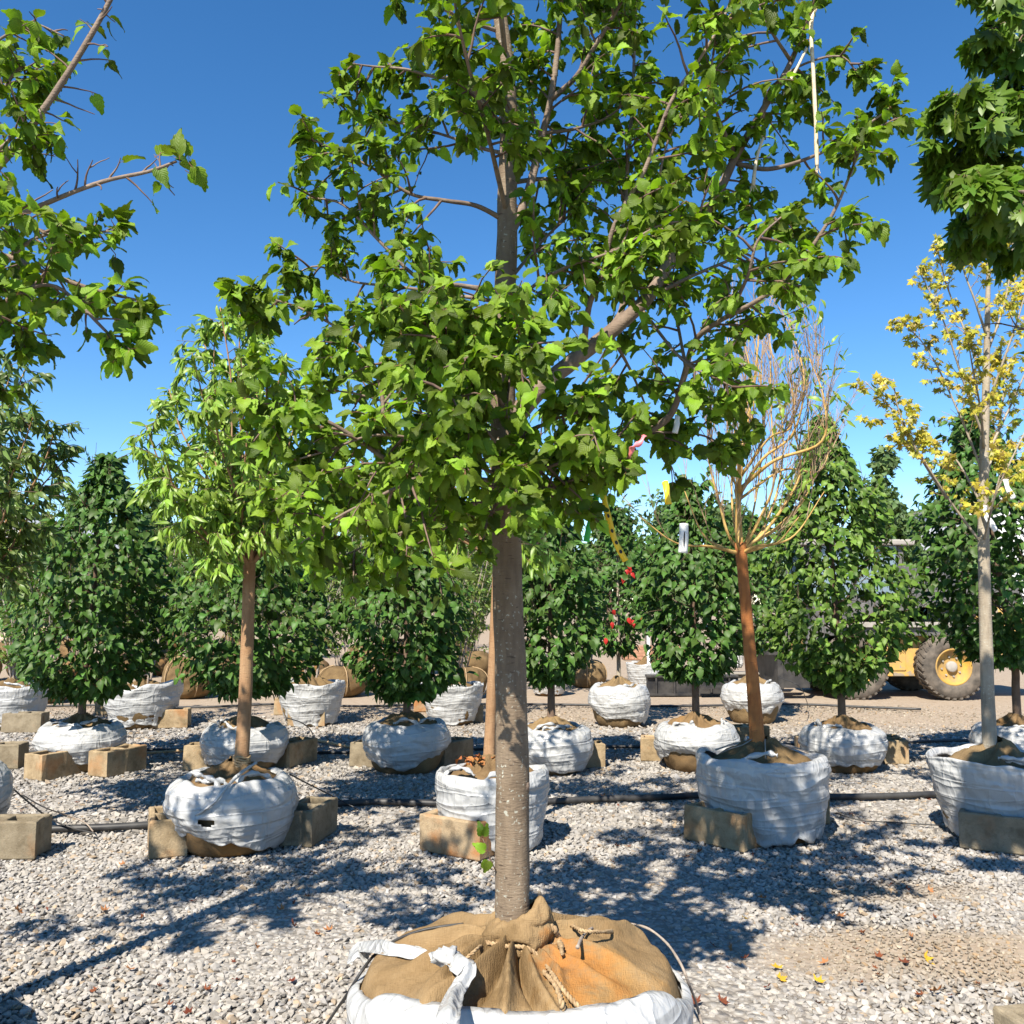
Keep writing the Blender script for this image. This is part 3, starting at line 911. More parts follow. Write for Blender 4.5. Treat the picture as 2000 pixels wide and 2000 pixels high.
    limb([(978, 570, 0), (900, 558, -0.05), (820, 545, -0.1), (740, 470, -0.12), (670, 400, -0.12), (600, 385, -0.1)], 13, 3, 0.25)
    limb([(978, 590, 0), (880, 575, 0.1), (780, 560, 0.15), (690, 550, 0.2), (620, 520, 0.2), (560, 545, 0.2)], 9, 3, 0.25)
    limb([(975, 640, 0), (900, 640, -0.15), (850, 600, -0.25), (800, 590, -0.35), (740, 610, -0.4)], 9, 3, 0.2)
    limb([(972, 1010, 0), (900, 985, -0.05), (835, 955, -0.12), (738, 886, -0.2), (643, 825, -0.26), (560, 800, -0.3), (480, 775, -0.33)], 16, 4, 0.15, grav=-0.5)
    limb([(738, 886, -0.2), (748, 785, -0.18), (722, 700, -0.18), (672, 650, -0.18), (600, 608, -0.18), (530, 585, -0.18), (470, 590, -0.18)], 9, 3, 0.3)
    limb([(747, 790, -0.18), (790, 742, -0.2), (850, 715, -0.22), (915, 690, -0.25)], 6, 3, 0.3)
    limb([(972, 900, 0), (900, 900, -0.15), (820, 930, -0.3), (740, 970, -0.4), (660, 1010, -0.45), (590, 1060, -0.48)], 11, 3, 0.15, grav=-0.6)
    limb([(968, 940, 0), (890, 930, 0.15), (800, 920, 0.25), (700, 930, 0.3), (600, 960, 0.35), (530, 1000, 0.35)], 10, 3, 0.2, grav=-0.6)
    limb([(975, 850, 0), (900, 830, 0.1), (800, 800, 0.2), (700, 770, 0.25), (620, 760, 0.25)], 9, 3, 0.25)
    limb([(1000, 960, 0), (1040, 930, -0.15), (1090, 905, -0.25), (1150, 890, -0.32), (1220, 890, -0.36)], 10, 3, 0.15, grav=-0.5)
    limb([(1005, 900, 0), (1090, 880, 0.1), (1180, 860, 0.2), (1280, 845, 0.25), (1370, 850, 0.28), (1430, 880, 0.3)], 13, 3, 0.25, grav=-0.4)
    limb([(990, 990, 0), (985, 960, -0.2), (990, 945, -0.36), (1010, 960, -0.5)], 8, 3, 0.25, grav=-0.6)
    limb([(985, 800, 0), (960, 740, -0.2), (940, 700, -0.4), (930, 690, -0.55)], 9, 3, 0.2, grav=-0.3)
    limb([(985, 720, 0), (1000, 690, -0.2), (1010, 670, -0.4), (1040, 680, -0.55)], 9, 3, 0.2, grav=-0.3)
    limb([(980, 880, 0), (940, 830, -0.2), (900, 790, -0.4), (860, 760, -0.55)], 8, 3, 0.2, grav=-0.4)
    limb([(984, 780, 0), (950, 720, -0.25), (900, 680, -0.42), (850, 660, -0.52)], 8, 3, 0.2, grav=-0.4)
    limb([(985, 700, 0), (930, 640, -0.25), (880, 610, -0.4), (840, 620, -0.5)], 8, 3, 0.2, grav=-0.4)
    limb([(1260, 585, 0.1), (1350, 540, 0.1), (1440, 500, 0.1), (1510, 450, 0.1), (1560, 420, 0.1)], 10, 3, 0.2)
    limb([(1250, 600, 0.1), (1330, 700, -0.1), (1400, 740, -0.15), (1440, 760, -0.15)], 8, 3, 0.3)
    for q in ([(972, 930, 0), (900, 890, -0.1), (820, 860, -0.2), (730, 850, -0.28), (640, 880, -0.3), (570, 900, -0.3)],
              [(970, 980, 0), (890, 990, -0.1), (810, 1030, -0.15), (730, 1060, -0.2), (660, 1090, -0.22)],
              [(972, 880, 0), (900, 860, 0.25), (820, 870, 0.4), (740, 900, 0.5), (670, 950, 0.55)],
              [(975, 830, 0), (890, 780, -0.1), (820, 760, -0.15), (760, 700, -0.2)],
              [(972, 1000, 0), (900, 1000, 0.15), (830, 1030, 0.25), (760, 1080, 0.3)],
              [(978, 700, 0), (920, 660, 0.1), (850, 650, 0.2), (780, 660, 0.25)],
              [(980, 760, 0), (930, 790, -0.25), (880, 830, -0.4), (820, 880, -0.5)],
              [(1000, 930, 0), (1060, 960, -0.1), (1110, 940, -0.2), (1170, 920, -0.25)],
              [(1190, 650, 0.05), (1230, 720, 0.2), (1260, 790, 0.3), (1280, 850, 0.35)],
              [(1005, 860, 0), (1060, 830, -0.25), (1110, 810, -0.4), (1170, 800, -0.45)],
              [(984, 560, 0), (1060, 470, 0.2), (1130, 400, 0.35), (1180, 320, 0.45)],
              [(1330, 480, 0.14), (1290, 380, 0.0), (1300, 290, -0.05), (1340, 200, -0.1)],
              [(1440, 310, 0.2), (1400, 220, 0.1), (1390, 130, 0.0), (1410, 40, 0.0)],
              [(1420, 620, -0.05), (1460, 540, -0.2), (1480, 470, -0.25), (1530, 420, -0.25)],
              [(1545, 120, 0.2), (1500, 50, 0.1), (1470, -20, 0.1)],
              [(990, 250, 0), (940, 200, -0.2), (900, 150, -0.3), (860, 90, -0.35)],
              [(1060, 260, 0.05), (1130, 250, 0.15), (1200, 220, 0.2), (1260, 150, 0.2)]):
        limb(q, 9, 3, 0.15, grav=-0.4)
    # limbs above the frame that go on with the crown
    for (z, az, ln, rise) in ((3.3, 0.5, 0.9, 0.55), (3.45, 2.4, 0.9, 0.5), (3.6, 4.2, 0.8, 0.6), (3.8, 5.6, 0.8, 0.7), (4.0, 1.3, 0.7, 0.7), (4.1, 3.2, 0.7, 0.7), (4.3, 0.1, 0.5, 0.8), (4.35, 4.9, 0.5, 0.8), (2.9, 1.6, 1.0, 0.45), (2.6, 1.1, 0.9, 0.4), (3.0, 4.6, 0.75, 0.5), (2.5, 4.5, 0.7, 0.45), (3.2, 1.0, 1.0, 0.5), (3.3, 3.6, 0.9, 0.5), (3.5, 5.2, 0.9, 0.5), (3.6, 2.0, 0.9, 0.55), (3.7, 0.2, 0.9, 0.55), (3.9, 2.8, 0.8, 0.6), (3.9, 4.6, 0.8, 0.6), (4.1, 0.8, 0.7, 0.65), (4.2, 2.2, 0.6, 0.7), (4.25, 5.6, 0.6, 0.7)):
        c0 = min(tc, key=lambda q: abs(q.z - z)); dv = Vector((math.cos(az), math.sin(az), rise))
        pts = [c0, c0 + dv * ln * 0.35 + UP * 0.02, c0 + dv * ln * 0.7, c0 + dv * ln + UP * 0.06]
        c = limb_obj(root, base, pts, 0.009, 0.0025, MAT['bark_limb'], 7, 6)
        L.append((c, 0.2, {}))
    leaves, twigs = [], Acc()
    for c, st, kw in L:
        leafy_limb(c, twigs, leaves, r, st, 0.046, (0.10, 0.35), 0.0043, 14, 0.42, kw.get('grav', -0.2), 0.14, 0.7, 0.95, 0.32, 0.74, 0.18, 0.3, clump=3)
    twigs.obj('twigs', MAT['twig'], root, base, True, 'stuff')
    # young shoots beside the trunk foot
    sh = twig_path(P(968, 1700, D - 0.03), Vector((-0.4, -0.1, 0.9)), 0.10, r, 0.2)
    a = Acc(); a.add(*tube(sh, (0.002, 0.001), 5)); a.obj('shoot', MAT['twig'], root, base)
    for q, ax in ((sh[-1], (-0.2, -0.2, 0.8)), (sh[-1], (0.2, -0.3, 0.6)), (sh[2], (-0.6, -0.2, -0.8)), (sh[2], (-0.3, -0.3, -1.0)), (sh[3], (-0.5, -0.3, 0.3))):
        leaves.append((q, frame(Vector(ax), Vector((0.3, -1, 0.3))), 0.5))
    build_leaves(root, base, leaves, 'hero', MAT['leaf_hero'], 300)
    hero_ball(root, base, D, r)
    return root

def mat_hero_burlap():
    t = NT('hero_burlap')
    v = t.coord('Object')
    c = t.ramp(t.noise(v, 5, 5, 0.6), [(0.3, (0.165, 0.105, 0.05)), (0.7, (0.285, 0.195, 0.103))])
    # rust water stain on the right of the trunk and shade painted dark in front of it and to its left: marks with their own place
    sep = t.n('ShaderNodeSeparateXYZ'); t.l(v, sep.inputs[0])
    def spot(x, y, rx, ry, amp):
        dx = t.math('DIVIDE', t.math('SUBTRACT', sep.outputs[0], x), rx); dy = t.math('DIVIDE', t.math('SUBTRACT', sep.outputs[1], y), ry)
        d = t.math('ADD', t.math('POWER', t.math('ABSOLUTE', dx), 2.0), t.math('POWER', t.math('ABSOLUTE', dy), 2.0))
        d = t.math('ADD', d, t.math('MULTIPLY', t.math('SUBTRACT', t.noise(v, 11, 6, 0.7), 0.5), 4.2))
        return t.math('MULTIPLY', t.ramp(d, [(0.15, (1, 1, 1)), (0.95, (0, 0, 0))]), amp)
    c = t.mix(spot(0.15, -0.17, 0.13, 0.15, 0.62), c, (0.30, 0.10, 0.022))
    c = t.mix(spot(0.22, -0.2, 0.2, 0.2, 0.35), c, (0.40, 0.2, 0.05))
    c = t.mix(spot(-0.08, -0.24, 0.15, 0.28, 0.6), c, (0.11, 0.068, 0.03))
    c = t.mix(spot(-0.3, -0.1, 0.16, 0.14, 0.4), c, (0.16, 0.10, 0.045))
    n1 = t.noise(t.coord('Object', (40, 420, 420)), 1.0, 2, 0.5); n2 = t.noise(t.coord('Object', (420, 40, 60)), 1.0, 2, 0.5)
    w = t.math('MULTIPLY', t.math('ADD', n1, n2), 2.0)
    c = t.mix(t.math('MULTIPLY', w, 0.16), t.mix(1.0, c, (0.8, 0.78, 0.74), 'MULTIPLY'), t.mix(1.0, c, (1.7, 1.75, 1.8), 'MULTIPLY'))
    nb = t.bump(w, 0.5, 0.004)
    nb = t.bump(t.noise(v, 16, 5), 0.6, 0.012, nb)
    return t.done(t.bsdf(c, 0.93, nb, 0.08))

def dome_z(rr, th, R):
    q = rr / R
    z = 0.392 - 0.085 * q * q
    z -= 0.14 * smooth(0.90, 1.08, q)
    # folds that fan out from the gathered neck
    for (a, w, amp, r1) in ((3.55, 0.10, 0.020, 0.8), (3.95, 0.09, 0.026, 0.95), (4.25, 0.07, 0.024, 1.0), (4.42, 0.05, -0.026, 0.95), (4.55, 0.06, 0.028, 1.0), (4.72, 0.05, -0.024, 0.9), (4.86, 0.07, 0.02, 1.0), (5.15, 0.06, 0.014, 0.9), (5.45, 0.08, 0.012, 0.8), (5.9, 0.12, 0.016, 0.9), (0.35, 0.13, 0.026, 1.0), (0.75, 0.1, 0.02, 0.9), (1.3, 0.12, 0.016, 0.9), (2.2, 0.12, 0.018, 0.9), (2.9, 0.1, 0.02, 0.9), (3.2, 0.08, -0.014, 0.9)):
        aa = a + 0.35 * (q - 0.4) * math.sin(a * 7) + 0.05 * nz(rr * 12, a * 3, 2)
        d = (th - aa + math.pi) % (2 * math.pi) - math.pi
        ww = w * (0.55 + 0.7 * (1 - q))
        z += 1.6 * amp * math.exp(-(d / ww) ** 2) * smooth(0.08, 0.3, q) * (1 - smooth(r1 - 0.25, r1 + 0.05, q))
    z += 0.008 * math.sin(19 * th + 4 * nz(rr * 8, 1)) * (1 - smooth(0.15, 0.45, q)) * smooth(0.1, 0.17, q)
    z += 0.013 * fbm(rr * math.cos(th) * 7, rr * math.sin(th) * 7, 4.0, 3)
    return z

def hero_ball(root, base, D, r):
    R = 0.455
    mb = mat_hero_burlap()
    nt, nr = 260, 70
    V, T = [], []
    for j in range(nr):
        rr = lerp(0.05, R * 1.02, j / (nr - 1))
        for i in range(nt):
            th = 2 * math.pi * i / nt
            V.append((rr * math.cos(th), rr * math.sin(th), dome_z(rr, th, R)))
    # the side of the ball down to the gravel
    for j in range(8):
        s = (j + 1) / 8
        rr = R * lerp(1.02, 0.80, s * s)
        for i in range(nt):
            th = 2 * math.pi * i / nt
            z = lerp(dome_z(R * 1.02, th, R), 0.0, s)
            V.append((rr * math.cos(th), rr * math.sin(th), z))
    for j in range(nr + 7):
        for i in range(nt):
            i2 = (i + 1) % nt
            a, b, c, d = j * nt + i, j * nt + i2, (j + 1) * nt + i2, (j + 1) * nt + i
            T += [(a, c, b), (a, d, c)]
    link('root_ball', raw_mesh('root_ball', V, T), root, mb)
    # collar of bunched burlap round the trunk
    V, T = [], []
    nt, nj = 120, 34
    for j in range(nj):
        s = j / (nj - 1)
        for i in range(nt):
            th = 2 * math.pi * i / nt
            fr = max(0.0, math.cos(th - 4.5))                 # bulge towards the viewer
            top = 0.468 + 0.020 * math.sin(th - 5.0) + 0.012 * nz(math.cos(th) * 3, math.sin(th) * 3, 1) + 0.026 * math.exp(-(((th - 5.7 + math.pi) % 6.283 - math.pi) / 0.42) ** 2)
            z = lerp(0.368, top, s)
            rr = 0.060 + (0.034 + 0.020 * fr) * math.sin(math.pi * min(1.0, 0.10 + 0.9 * s) ** 0.75) ** 0.7 + 0.008 * s
            # slanting folds
            ph = th * 2.5 + s * 3.6 + 1.6 * nz(math.cos(th) * 1.6, math.sin(th) * 1.6, s * 1.6)
            rr -= 0.020 * (1 - abs(math.sin(ph))) ** 3 * smooth(0.05, 0.3, s) * (1 - 0.5 * s)
            rr += 0.009 * fbm(math.cos(th) * 3, math.sin(th) * 3, s * 3, 2)
            rr += 0.006 * math.sin(15 * th + 3 * s) * (1 - smooth(0.1, 0.4, s))
            rr = max(rr, 0.052)
            V.append((rr * math.cos(th) - 0.015 * fr * 0.3, rr * math.sin(th), z))
    for i in range(nt):                                          # turned-in hem
        th = 2 * math.pi * i / nt
        q = V[(nj - 1) * nt + i]
        V.append((0.051 * math.cos(th), 0.051 * math.sin(th), q[2] - 0.012))
    for j in range(nj):
        for i in range(nt):
            i2 = (i + 1) % nt
            a, b, c, d = j * nt + i, j * nt + i2, (j + 1) * nt + i2, (j + 1) * nt + i
            T += [(a, b, c), (a, c, d)]
    link('burlap_collar', raw_mesh('burlap_collar', V, T), root, mb)
    # jute rope: laid of two strands
    def rope(path, rad, name='rope'):
        c = catmull(path, 10)
        acc = Acc()
        for s0 in (0, math.pi):
            q = []
            a = Vector((0, 0, 1)); ln = 0
            for i, p in enumerate(c):
                t = (c[min(i + 1, len(c) - 1)] - c[max(0, i - 1)]).normalized()
                a = (a - t * a.dot(t)).normalized() if (a - t * a.dot(t)).length > 1e-4 else t.orthogonal().normalized()
                b = t.cross(a)
                if i: ln += (c[i] - c[i - 1]).length
                ph = s0 + ln * 260
                q.append(p + (a * math.cos(ph) + b * math.sin(ph)) * rad * 0.62)
            acc.add(*tube(q, rad * 0.72, 6))
        acc.obj(name, MAT['rope'], root)
    def on(px, py, lift=0.008):                                  # pixel to the burlap surface, local to the base
        z = 0.36
        for _ in range(6):
            p = PZ(px, py, z); l = p - base
            z = dome_z(min(R, math.hypot(l.x, l.y)), math.atan2(l.y, l.x) % (2 * math.pi), R)
        return PZ(px, py, z + lift) - base
    ring = [Vector((0.100 * math.cos(t), 0.100 * math.sin(t), 0.392 + 0.008 * math.sin(2 * t))) for t in np.linspace(0, 2 * math.pi, 14)]
    rope(ring, 0.006)
    ring = [Vector((0.109 * math.cos(t), 0.109 * math.sin(t), 0.386 + 0.006 * math.sin(3 * t + 1))) for t in np.linspace(0.3, 2 * math.pi + 0.3, 14)]
    rope(ring, 0.0065)
    rope([on(940, 1838), on(985, 1848), on(1030, 1852), on(1060, 1878), on(1085, 1912), on(1110, 1945), on(1132, 1968)], 0.0055)
    rope([on(1020, 1850), on(1040, 1828), on(1060, 1815), on(1072, 1800)], 0.0065)
    rope([on(1062, 1805), on(1080, 1812), on(1092, 1835), on(1098, 1862)], 0.0075)
    rope([on(1085, 1815), on(1108, 1806), on(1140, 1818), on(1180, 1820), on(1200, 1818)], 0.005)
    rope([on(1062, 1898), on(1085, 1925), on(1096, 1955), on(1100, 1972)], 0.006)
    rope([on(945, 1842), on(930, 1855), on(910, 1872)], 0.004)
    # plastic wrap: hugs the side, its edge folded over the rim
    V, T = [], []
    nt, nj = 280, 26
    for j in range(nj):
        s = j / (nj - 1)
        for i in range(nt):
            th = 2 * math.pi * i / nt
            cx, sy = math.cos(th), math.sin(th)
            front = smooth(0.2, 1.0, -sy)
            edge = R * (0.985 - 0.14 * front + 0.02 * fbm(cx * 2.2, sy * 2.2, 1.0, 2) + 0.012 * nz(cx * 7, sy * 7, 3))
            qe = edge / R
            ztop = 0.392 - 0.085 * qe * qe - 0.14 * smooth(0.90, 1.08, qe) + 0.020 + 0.006 * nz(cx * 3, sy * 3, 6)
            if s < 0.25:
                u = s / 0.25
                rr = lerp(edge, R * 1.045, math.sin(u * math.pi / 2)); z = lerp(ztop, 0.235, 1 - math.cos(u * math.pi / 2))
            else:
                u = (s - 0.25) / 0.75
                rr = R * lerp(1.045, 0.93, u * u); z = lerp(0.235, 0.012, u)
            k = smooth(0.05, 0.4, s)
            rr += R * k * (0.020 * fbm(cx * 2.5, sy * 2.5, z * 16, 3) + 0.012 * fbm(cx * 8, sy * 8, z * 4, 3))
            V.append((rr * cx, rr * sy, z + 0.004 * nz(cx * 9, sy * 9, s * 5)))
    for j in range(nj - 1):
        for i in range(nt):
            i2 = (i + 1) % nt
            a, b, c, d = j * nt + i, j * nt + i2, (j + 1) * nt + i2, (j + 1) * nt + i
            T += [(a, c, b), (a, d, c)]
    o = link('plastic_wrap', raw_mesh('plastic_wrap', V, T), root, MAT['plastic'])
    md = o.modifiers.new('film', 'SOLIDIFY'); md.thickness = 0.003; md.offset = 1.0
    # torn strip of the film knotted on the burlap
    def ribbon(path, widths, seed, name='plastic_strip'):
        c = catmull(path, 9); n = len(c); m = 9
        V, T = [], []
        for i, p in enumerate(c):
            t = (c[min(i + 1, n - 1)] - c[max(0, i - 1)]).normalized()
            f = i / (n - 1) * (len(widths) - 1); j = min(len(widths) - 2, int(f)); w = lerp(widths[j], widths[j + 1], f - j)
            up = Vector((0, -0.45, 1)).normalized()
            s = t.cross(up).normalized()
            for k in range(m):
                g = k / (m - 1) * 2 - 1
                h = 0.30 * w * math.cos(g * 4.2 + 0.8 * nz(i * 0.15, seed)) + 0.35 * w * nz(i * 0.22, g * 2.2, seed) + w * 0.35 * (1 - g * g)
                V.append(tuple(p + s * g * w * (1 + 0.12 * nz(i * 0.3, g, seed)) + up * h))
        for i in range(n - 1):
            for k in range(m - 1):
                a = i * m + k
                T += [(a, a + 1, a + m + 1), (a, a + m + 1, a + m)]
        o = link(name, raw_mesh(name, V, T), root, MAT['plastic'])
        md = o.modifiers.new('film', 'SOLIDIFY'); md.thickness = 0.002; md.offset = 0
    ribbon([on(698, 1880, 0.03), on(708, 1852, 0.028), on(760, 1850, 0.022), on(815, 1862, 0.020), on(848, 1868, 0.022), on(868, 1864, 0.026)], [0.03, 0.036, 0.033, 0.024, 0.013, 0.018], 3.0)
    ribbon([on(856, 1862, 0.025), on(880, 1868, 0.032), on(905, 1885, 0.034), on(912, 1900, 0.032), on(897, 1925, 0.034), on(884, 1950, 0.042), on(876, 1980, 0.052), on(872, 2010, 0.05)], [0.018, 0.03, 0.034, 0.022, 0.020, 0.024, 0.026, 0.026], 9.0)
    kn = on(872, 1868, 0.028)
    bm = bmesh.new(); bmesh.ops.create_icosphere(bm, subdivisions=3, radius=1.0)
    V = [tuple(kn + Vector((q.co.x * 0.034, q.co.y * 0.028, q.co.z * 0.024)) * (1 + 0.5 * fbm(q.co.x * 1.8, q.co.y * 1.8, q.co.z * 1.8, 3))) for q in bm.verts]
    T = [[v.index for v in f.verts] for f in bm.faces]; bm.free()
    link('wrap_knot', raw_mesh('wrap_knot', V, T), root, MAT['plastic'])
    # thin drip tube on the left and dry stick on the right
    a = Acc(); c = catmull([on(905, 1805, 0.012), on(850, 1812, 0.012), on(790, 1828, 0.014), on(735, 1862, 0.03), on(700, 1905, 0.05)] , 8)
    tail = [PZ(676, 1945, 0.2) - base, PZ(655, 1975, 0.1) - base, PZ(632, 2010, 0.02) - base]
    a.add(*tube(catmull(c[::6] + tail, 6), 0.0045, 8)); a.obj('drip_tube', MAT['hose'], root)
    a = Acc(); c = catmull([on(1128, 1850, 0.012), on(1140, 1826, 0.014), on(1165, 1810, 0.014), on(1215, 1803, 0.014), on(1262, 1812, 0.014), on(1300, 1840, 0.014), on(1328, 1880, 0.02), PZ(1345, 1920, 0.2) - base, PZ(1360, 1960, 0.1) - base, PZ(1372, 2005, 0.03) - base], 7)
    a.add(*tube(c, [0.005] + [0.0042] * (len(c) - 2) + [0.003], 7, True, 0.3)); a.obj('dry_stick', MAT['bark_stem'], root)

hero_tree()

# ------------------------------------------------------------------ the two neighbours whose crowns reach into the frame
def left_neighbour():
    D = 2.55
    r = np.random.default_rng(202)
    base = Vector((-2.02, D, 0))
    root = thing('linden_tree', 'green tree outside the yard view, only dark leafy branches reaching in against the sky', 'tree', base)
    root['label'] = 'green tree with bare-ended dark branches reaching into the sky, its trunk out of view'
    tc = trunk_obj(root, base, [base + Vector((0, 0, 0.35)), base + Vector((0.02, 0, 1.0)), base + Vector((0.03, 0, 1.8)), base + Vector((0.0, 0, 2.6)), base + Vector((0.02, 0, 3.0)), base + Vector((0, 0, 3.4))], [0.05, 0.045, 0.04, 0.03, 0.018, 0.006], MAT['bark_grey'], 16, 6)
    L = []
    def limb(pts, r0_, r1_, start=0.25, d=D, k=None):
        q = [Vector(p) if len(p) == 3 and isinstance(p, Vector) else P(p[0], p[1], d + p[2]) for p in pts]
        c = limb_obj(root, base, q, r0_, r1_, MAT['bark_limb'], 8, 6); L.append((c, start, k or 7)); return c
    t = lambda z: min(tc, key=lambda q: abs(q.z - z))
    limb([t(2.1), P(-150, 480, D), (0, 320, 0), (75, 228, 0), (150, 115, 0), (215, 0, 0), (250, -90, 0)], 0.016, 0.006, 0.35, k=2)
    limb([t(1.9), P(-120, 520, D), (0, 440, -0.05), (95, 395, -0.08), (200, 355, -0.1), (290, 335, -0.1), (345, 315, -0.1)], 0.011, 0.004, 0.5, k=1)
    limb([t(1.75), P(-160, 520, D), (0, 500, -0.1), (70, 525, -0.15), (150, 555, -0.15), (220, 575, -0.15), (285, 590, -0.15)], 0.012, 0.003, 0.35, k=7)
    limb([t(1.7), P(-160, 600, D), (-40, 560, 0.1), (60, 470, 0.12), (140, 455, 0.12), (220, 452, 0.12)], 0.010, 0.003, 0.35, k=6)
    limb([t(1.55), P(-160, 680, D), (-20, 620, -0.2), (30, 575, -0.25), (110, 560, -0.25), (200, 640, -0.25), (235, 680, -0.25)], 0.010, 0.003, 0.35, k=7)
    limb([t(1.6), P(-200, 640, D), (-60, 640, 0.15), (20, 650, 0.2), (60, 660, 0.2)], 0.010, 0.003, 0.3, k=8)
    limb([t(1.9), P(-200, 420, D), (-60, 330, -0.1), (0, 290, -0.15), (40, 260, -0.15), (70, 290, -0.15)], 0.010, 0.003, 0.3, k=6)
    limb([t(2.0), P(-200, 330, D), (-60, 230, 0.1), (0, 180, 0.1), (45, 130, 0.1), (80, 170, 0.1)], 0.008, 0.003, 0.5, k=6)
    limb([t(2.2), P(-160, 200, D), (-60, 120, 0), (10, 70, 0), (60, 45, 0), (125, 70, 0)], 0.007, 0.002, 0.6, k=3)
    limb([t(1.75), P(-200, 560, D), (-90, 460, -0.25), (0, 410, -0.35), (60, 440, -0.4), (110, 470, -0.4)], 0.008, 0.003, 0.3, k=5)
    for (z, az, ln) in ((1.6, 2.4, 0.9), (1.7, 3.6, 0.9), (1.9, 4.5, 0.9), (2.1, 1.4, 0.9), (2.4, 0.4, 0.9), (2.5, 3.0, 0.9), (2.7, 5.3, 0.85), (2.9, 1.2, 0.8), (2.6, 3.9, 0.8), (2.3, 0.6, 0.8), (2.4, 4.7, 0.8), (2.0, 5.4, 0.8), (1.8, 0.9, 0.9), (2.3, 1.8, 0.9), (2.5, 4.0, 0.9), (2.8, 2.9, 0.9), (2.9, 4.9, 0.8), (2.2, 3.3, 0.9), (2.6, 2.2, 0.9)):
        c0 = t(z); dv = Vector((math.cos(az), math.sin(az), 0.55))
        if dv.x > 0: ln = min(ln, 0.28 / dv.x)
        c = limb_obj(root, base, [c0, c0 + dv * ln * 0.35, c0 + dv * ln * 0.7, c0 + dv * ln], 0.010, 0.003, MAT['bark_limb'], 6, 5)
        L.append((c, 0.2, 15))
    leaves, twigs = [], Acc()
    for c, st, k in L:
        leafy_limb(c, twigs, leaves, r, st, 0.055, (0.07, 0.19) if k < 12 else (0.12, 0.28), 0.0036, k, 0.4, -0.2, 0.05, 0.4, 0.95, 0.4, 0.82, 0.3, -0.15, clump=2 if k > 4 else 0)
    for q in range(9):                                           # leaf bunch at the end of the bare branch
        put_leaf(leaves, P(340 + r.uniform(-60, 30), 312 + r.uniform(-25, 25), D - 0.1), Vector((1, 0, 0.2)), r, 0.2, 0.6, 0.8, 0.75, 1.1)
    twigs.obj('twigs', MAT['twig'], root, base, True, 'stuff')
    build_leaves(root, base, leaves, 'hero', MAT['leaf_hero'], 300)
    ball_and_bag(root, base, 0.46, 0.36, 'skirt', 31)

def right_neighbour():
    D = 2.95
    r = np.random.default_rng(303)
    base = Vector((2.28, D - 0.1, 0))
    root = thing('maple_tree', 'deep green maple with pointed lobed leaves hanging in from above, trunk out of view', 'tree', base)
    tc = trunk_obj(root, base, [base + Vector((0, 0, 0.35)), base + Vector((-0.02, 0, 1.2)), base + Vector((0.0, 0, 2.2)), base + Vector((0.02, 0, 3.2)), base + Vector((0, 0, 4.3))], [0.05, 0.045, 0.036, 0.024, 0.006], MAT['bark_grey'], 16, 6)
    t = lambda z: min(tc, key=lambda q: abs(q.z - z))
    L = []
    def limb(pts, r0_, r1_, start, k):
        q = [p if isinstance(p, Vector) else P(p[0], p[1], D + p[2]) for p in pts]
        c = limb_obj(root, base, q, r0_, r1_, MAT['bark_limb'], 7, 6); L.append((c, start, k))
    limb([t(2.0), (2200, 380, 0), (2080, 260, -0.05), (1980, 215, -0.1), (1900, 190, -0.1), (1845, 185, -0.1)], 0.012, 0.004, 0.4, 10)
    limb([t(1.9), (2250, 450, 0), (2100, 400, 0.0), (1980, 330, 0.0), (1880, 290, 0.0), (1830, 300, 0.0)], 0.012, 0.004, 0.4, 10)
    limb([t(1.75), (2250, 520, 0), (2120, 470, 0.1), (2000, 420, 0.1), (1920, 400, 0.1), (1880, 430, 0.1)], 0.012, 0.004, 0.4, 10)
    limb([t(1.8), (2250, 500, 0), (2120, 430, -0.2), (2020, 380, -0.25), (1950, 370, -0.25), (1900, 360, -0.25)], 0.010, 0.004, 0.4, 9)
    limb([t(2.2), (2220, 200, 0), (2080, 100, 0), (1990, 60, 0), (1950, 40, 0)], 0.012, 0.004, 0.4, 10)
    limb([t(2.3), (2200, 120, 0.1), (2050, -20, 0.1), (1970, -60, 0.1), (1930, -80, 0.1)], 0.012, 0.004, 0.35, 10)
    limb([t(2.0), (2230, 330, 0), (2130, 250, 0.2), (2030, 180, 0.25), (1960, 150, 0.25)], 0.010, 0.004, 0.35, 10)
    for (z, az, ln) in ((1.8, 1.2, 0.8), (1.9, 5.0, 0.7), (2.2, 0.2, 0.9), (2.4, 2.6, 0.7), (2.6, 4.4, 0.8), (2.8, 1.0, 0.8), (3.0, 3.2, 0.8), (3.2, 5.2, 0.7), (3.4, 2.0, 0.7), (3.6, 0.3, 0.6), (3.8, 3.8, 0.5), (2.0, 2.0, 0.8), (3.1, 4.4, 0.6)):
        c0 = t(z); dv = Vector((math.cos(az), math.sin(az), 0.5))
        c = limb_obj(root, base, [c0, c0 + dv * ln * 0.35, c0 + dv * ln * 0.7, c0 + dv * ln], 0.010, 0.003, MAT['bark_limb'], 6, 5)
        L.append((c, 0.3, 6))
    leaves, twigs = [], Acc()
    for c, st, k in L:
        leafy_limb(c, twigs, leaves, r, st, 0.065, (0.10, 0.26), 0.0032, int(k * 0.7), 0.85, -0.35, 0.1, 0.4, 0.6, 0.6, 1.0, 0.05, 0.35, clump=3)
    twigs.obj('twigs', MAT['twig'], root, base, True, 'stuff')
    def low(q):
        x, y, w = proj(q); return x < 2020 and y > 520
    leaves = [q for q in leaves if not low(q[0])]
    build_leaves(root, base, leaves, 'maple', MAT['leaf'], 300)
    ball_and_bag(root, base, 0.46, 0.36, 'skirt', 32)

left_neighbour()
right_neighbour()

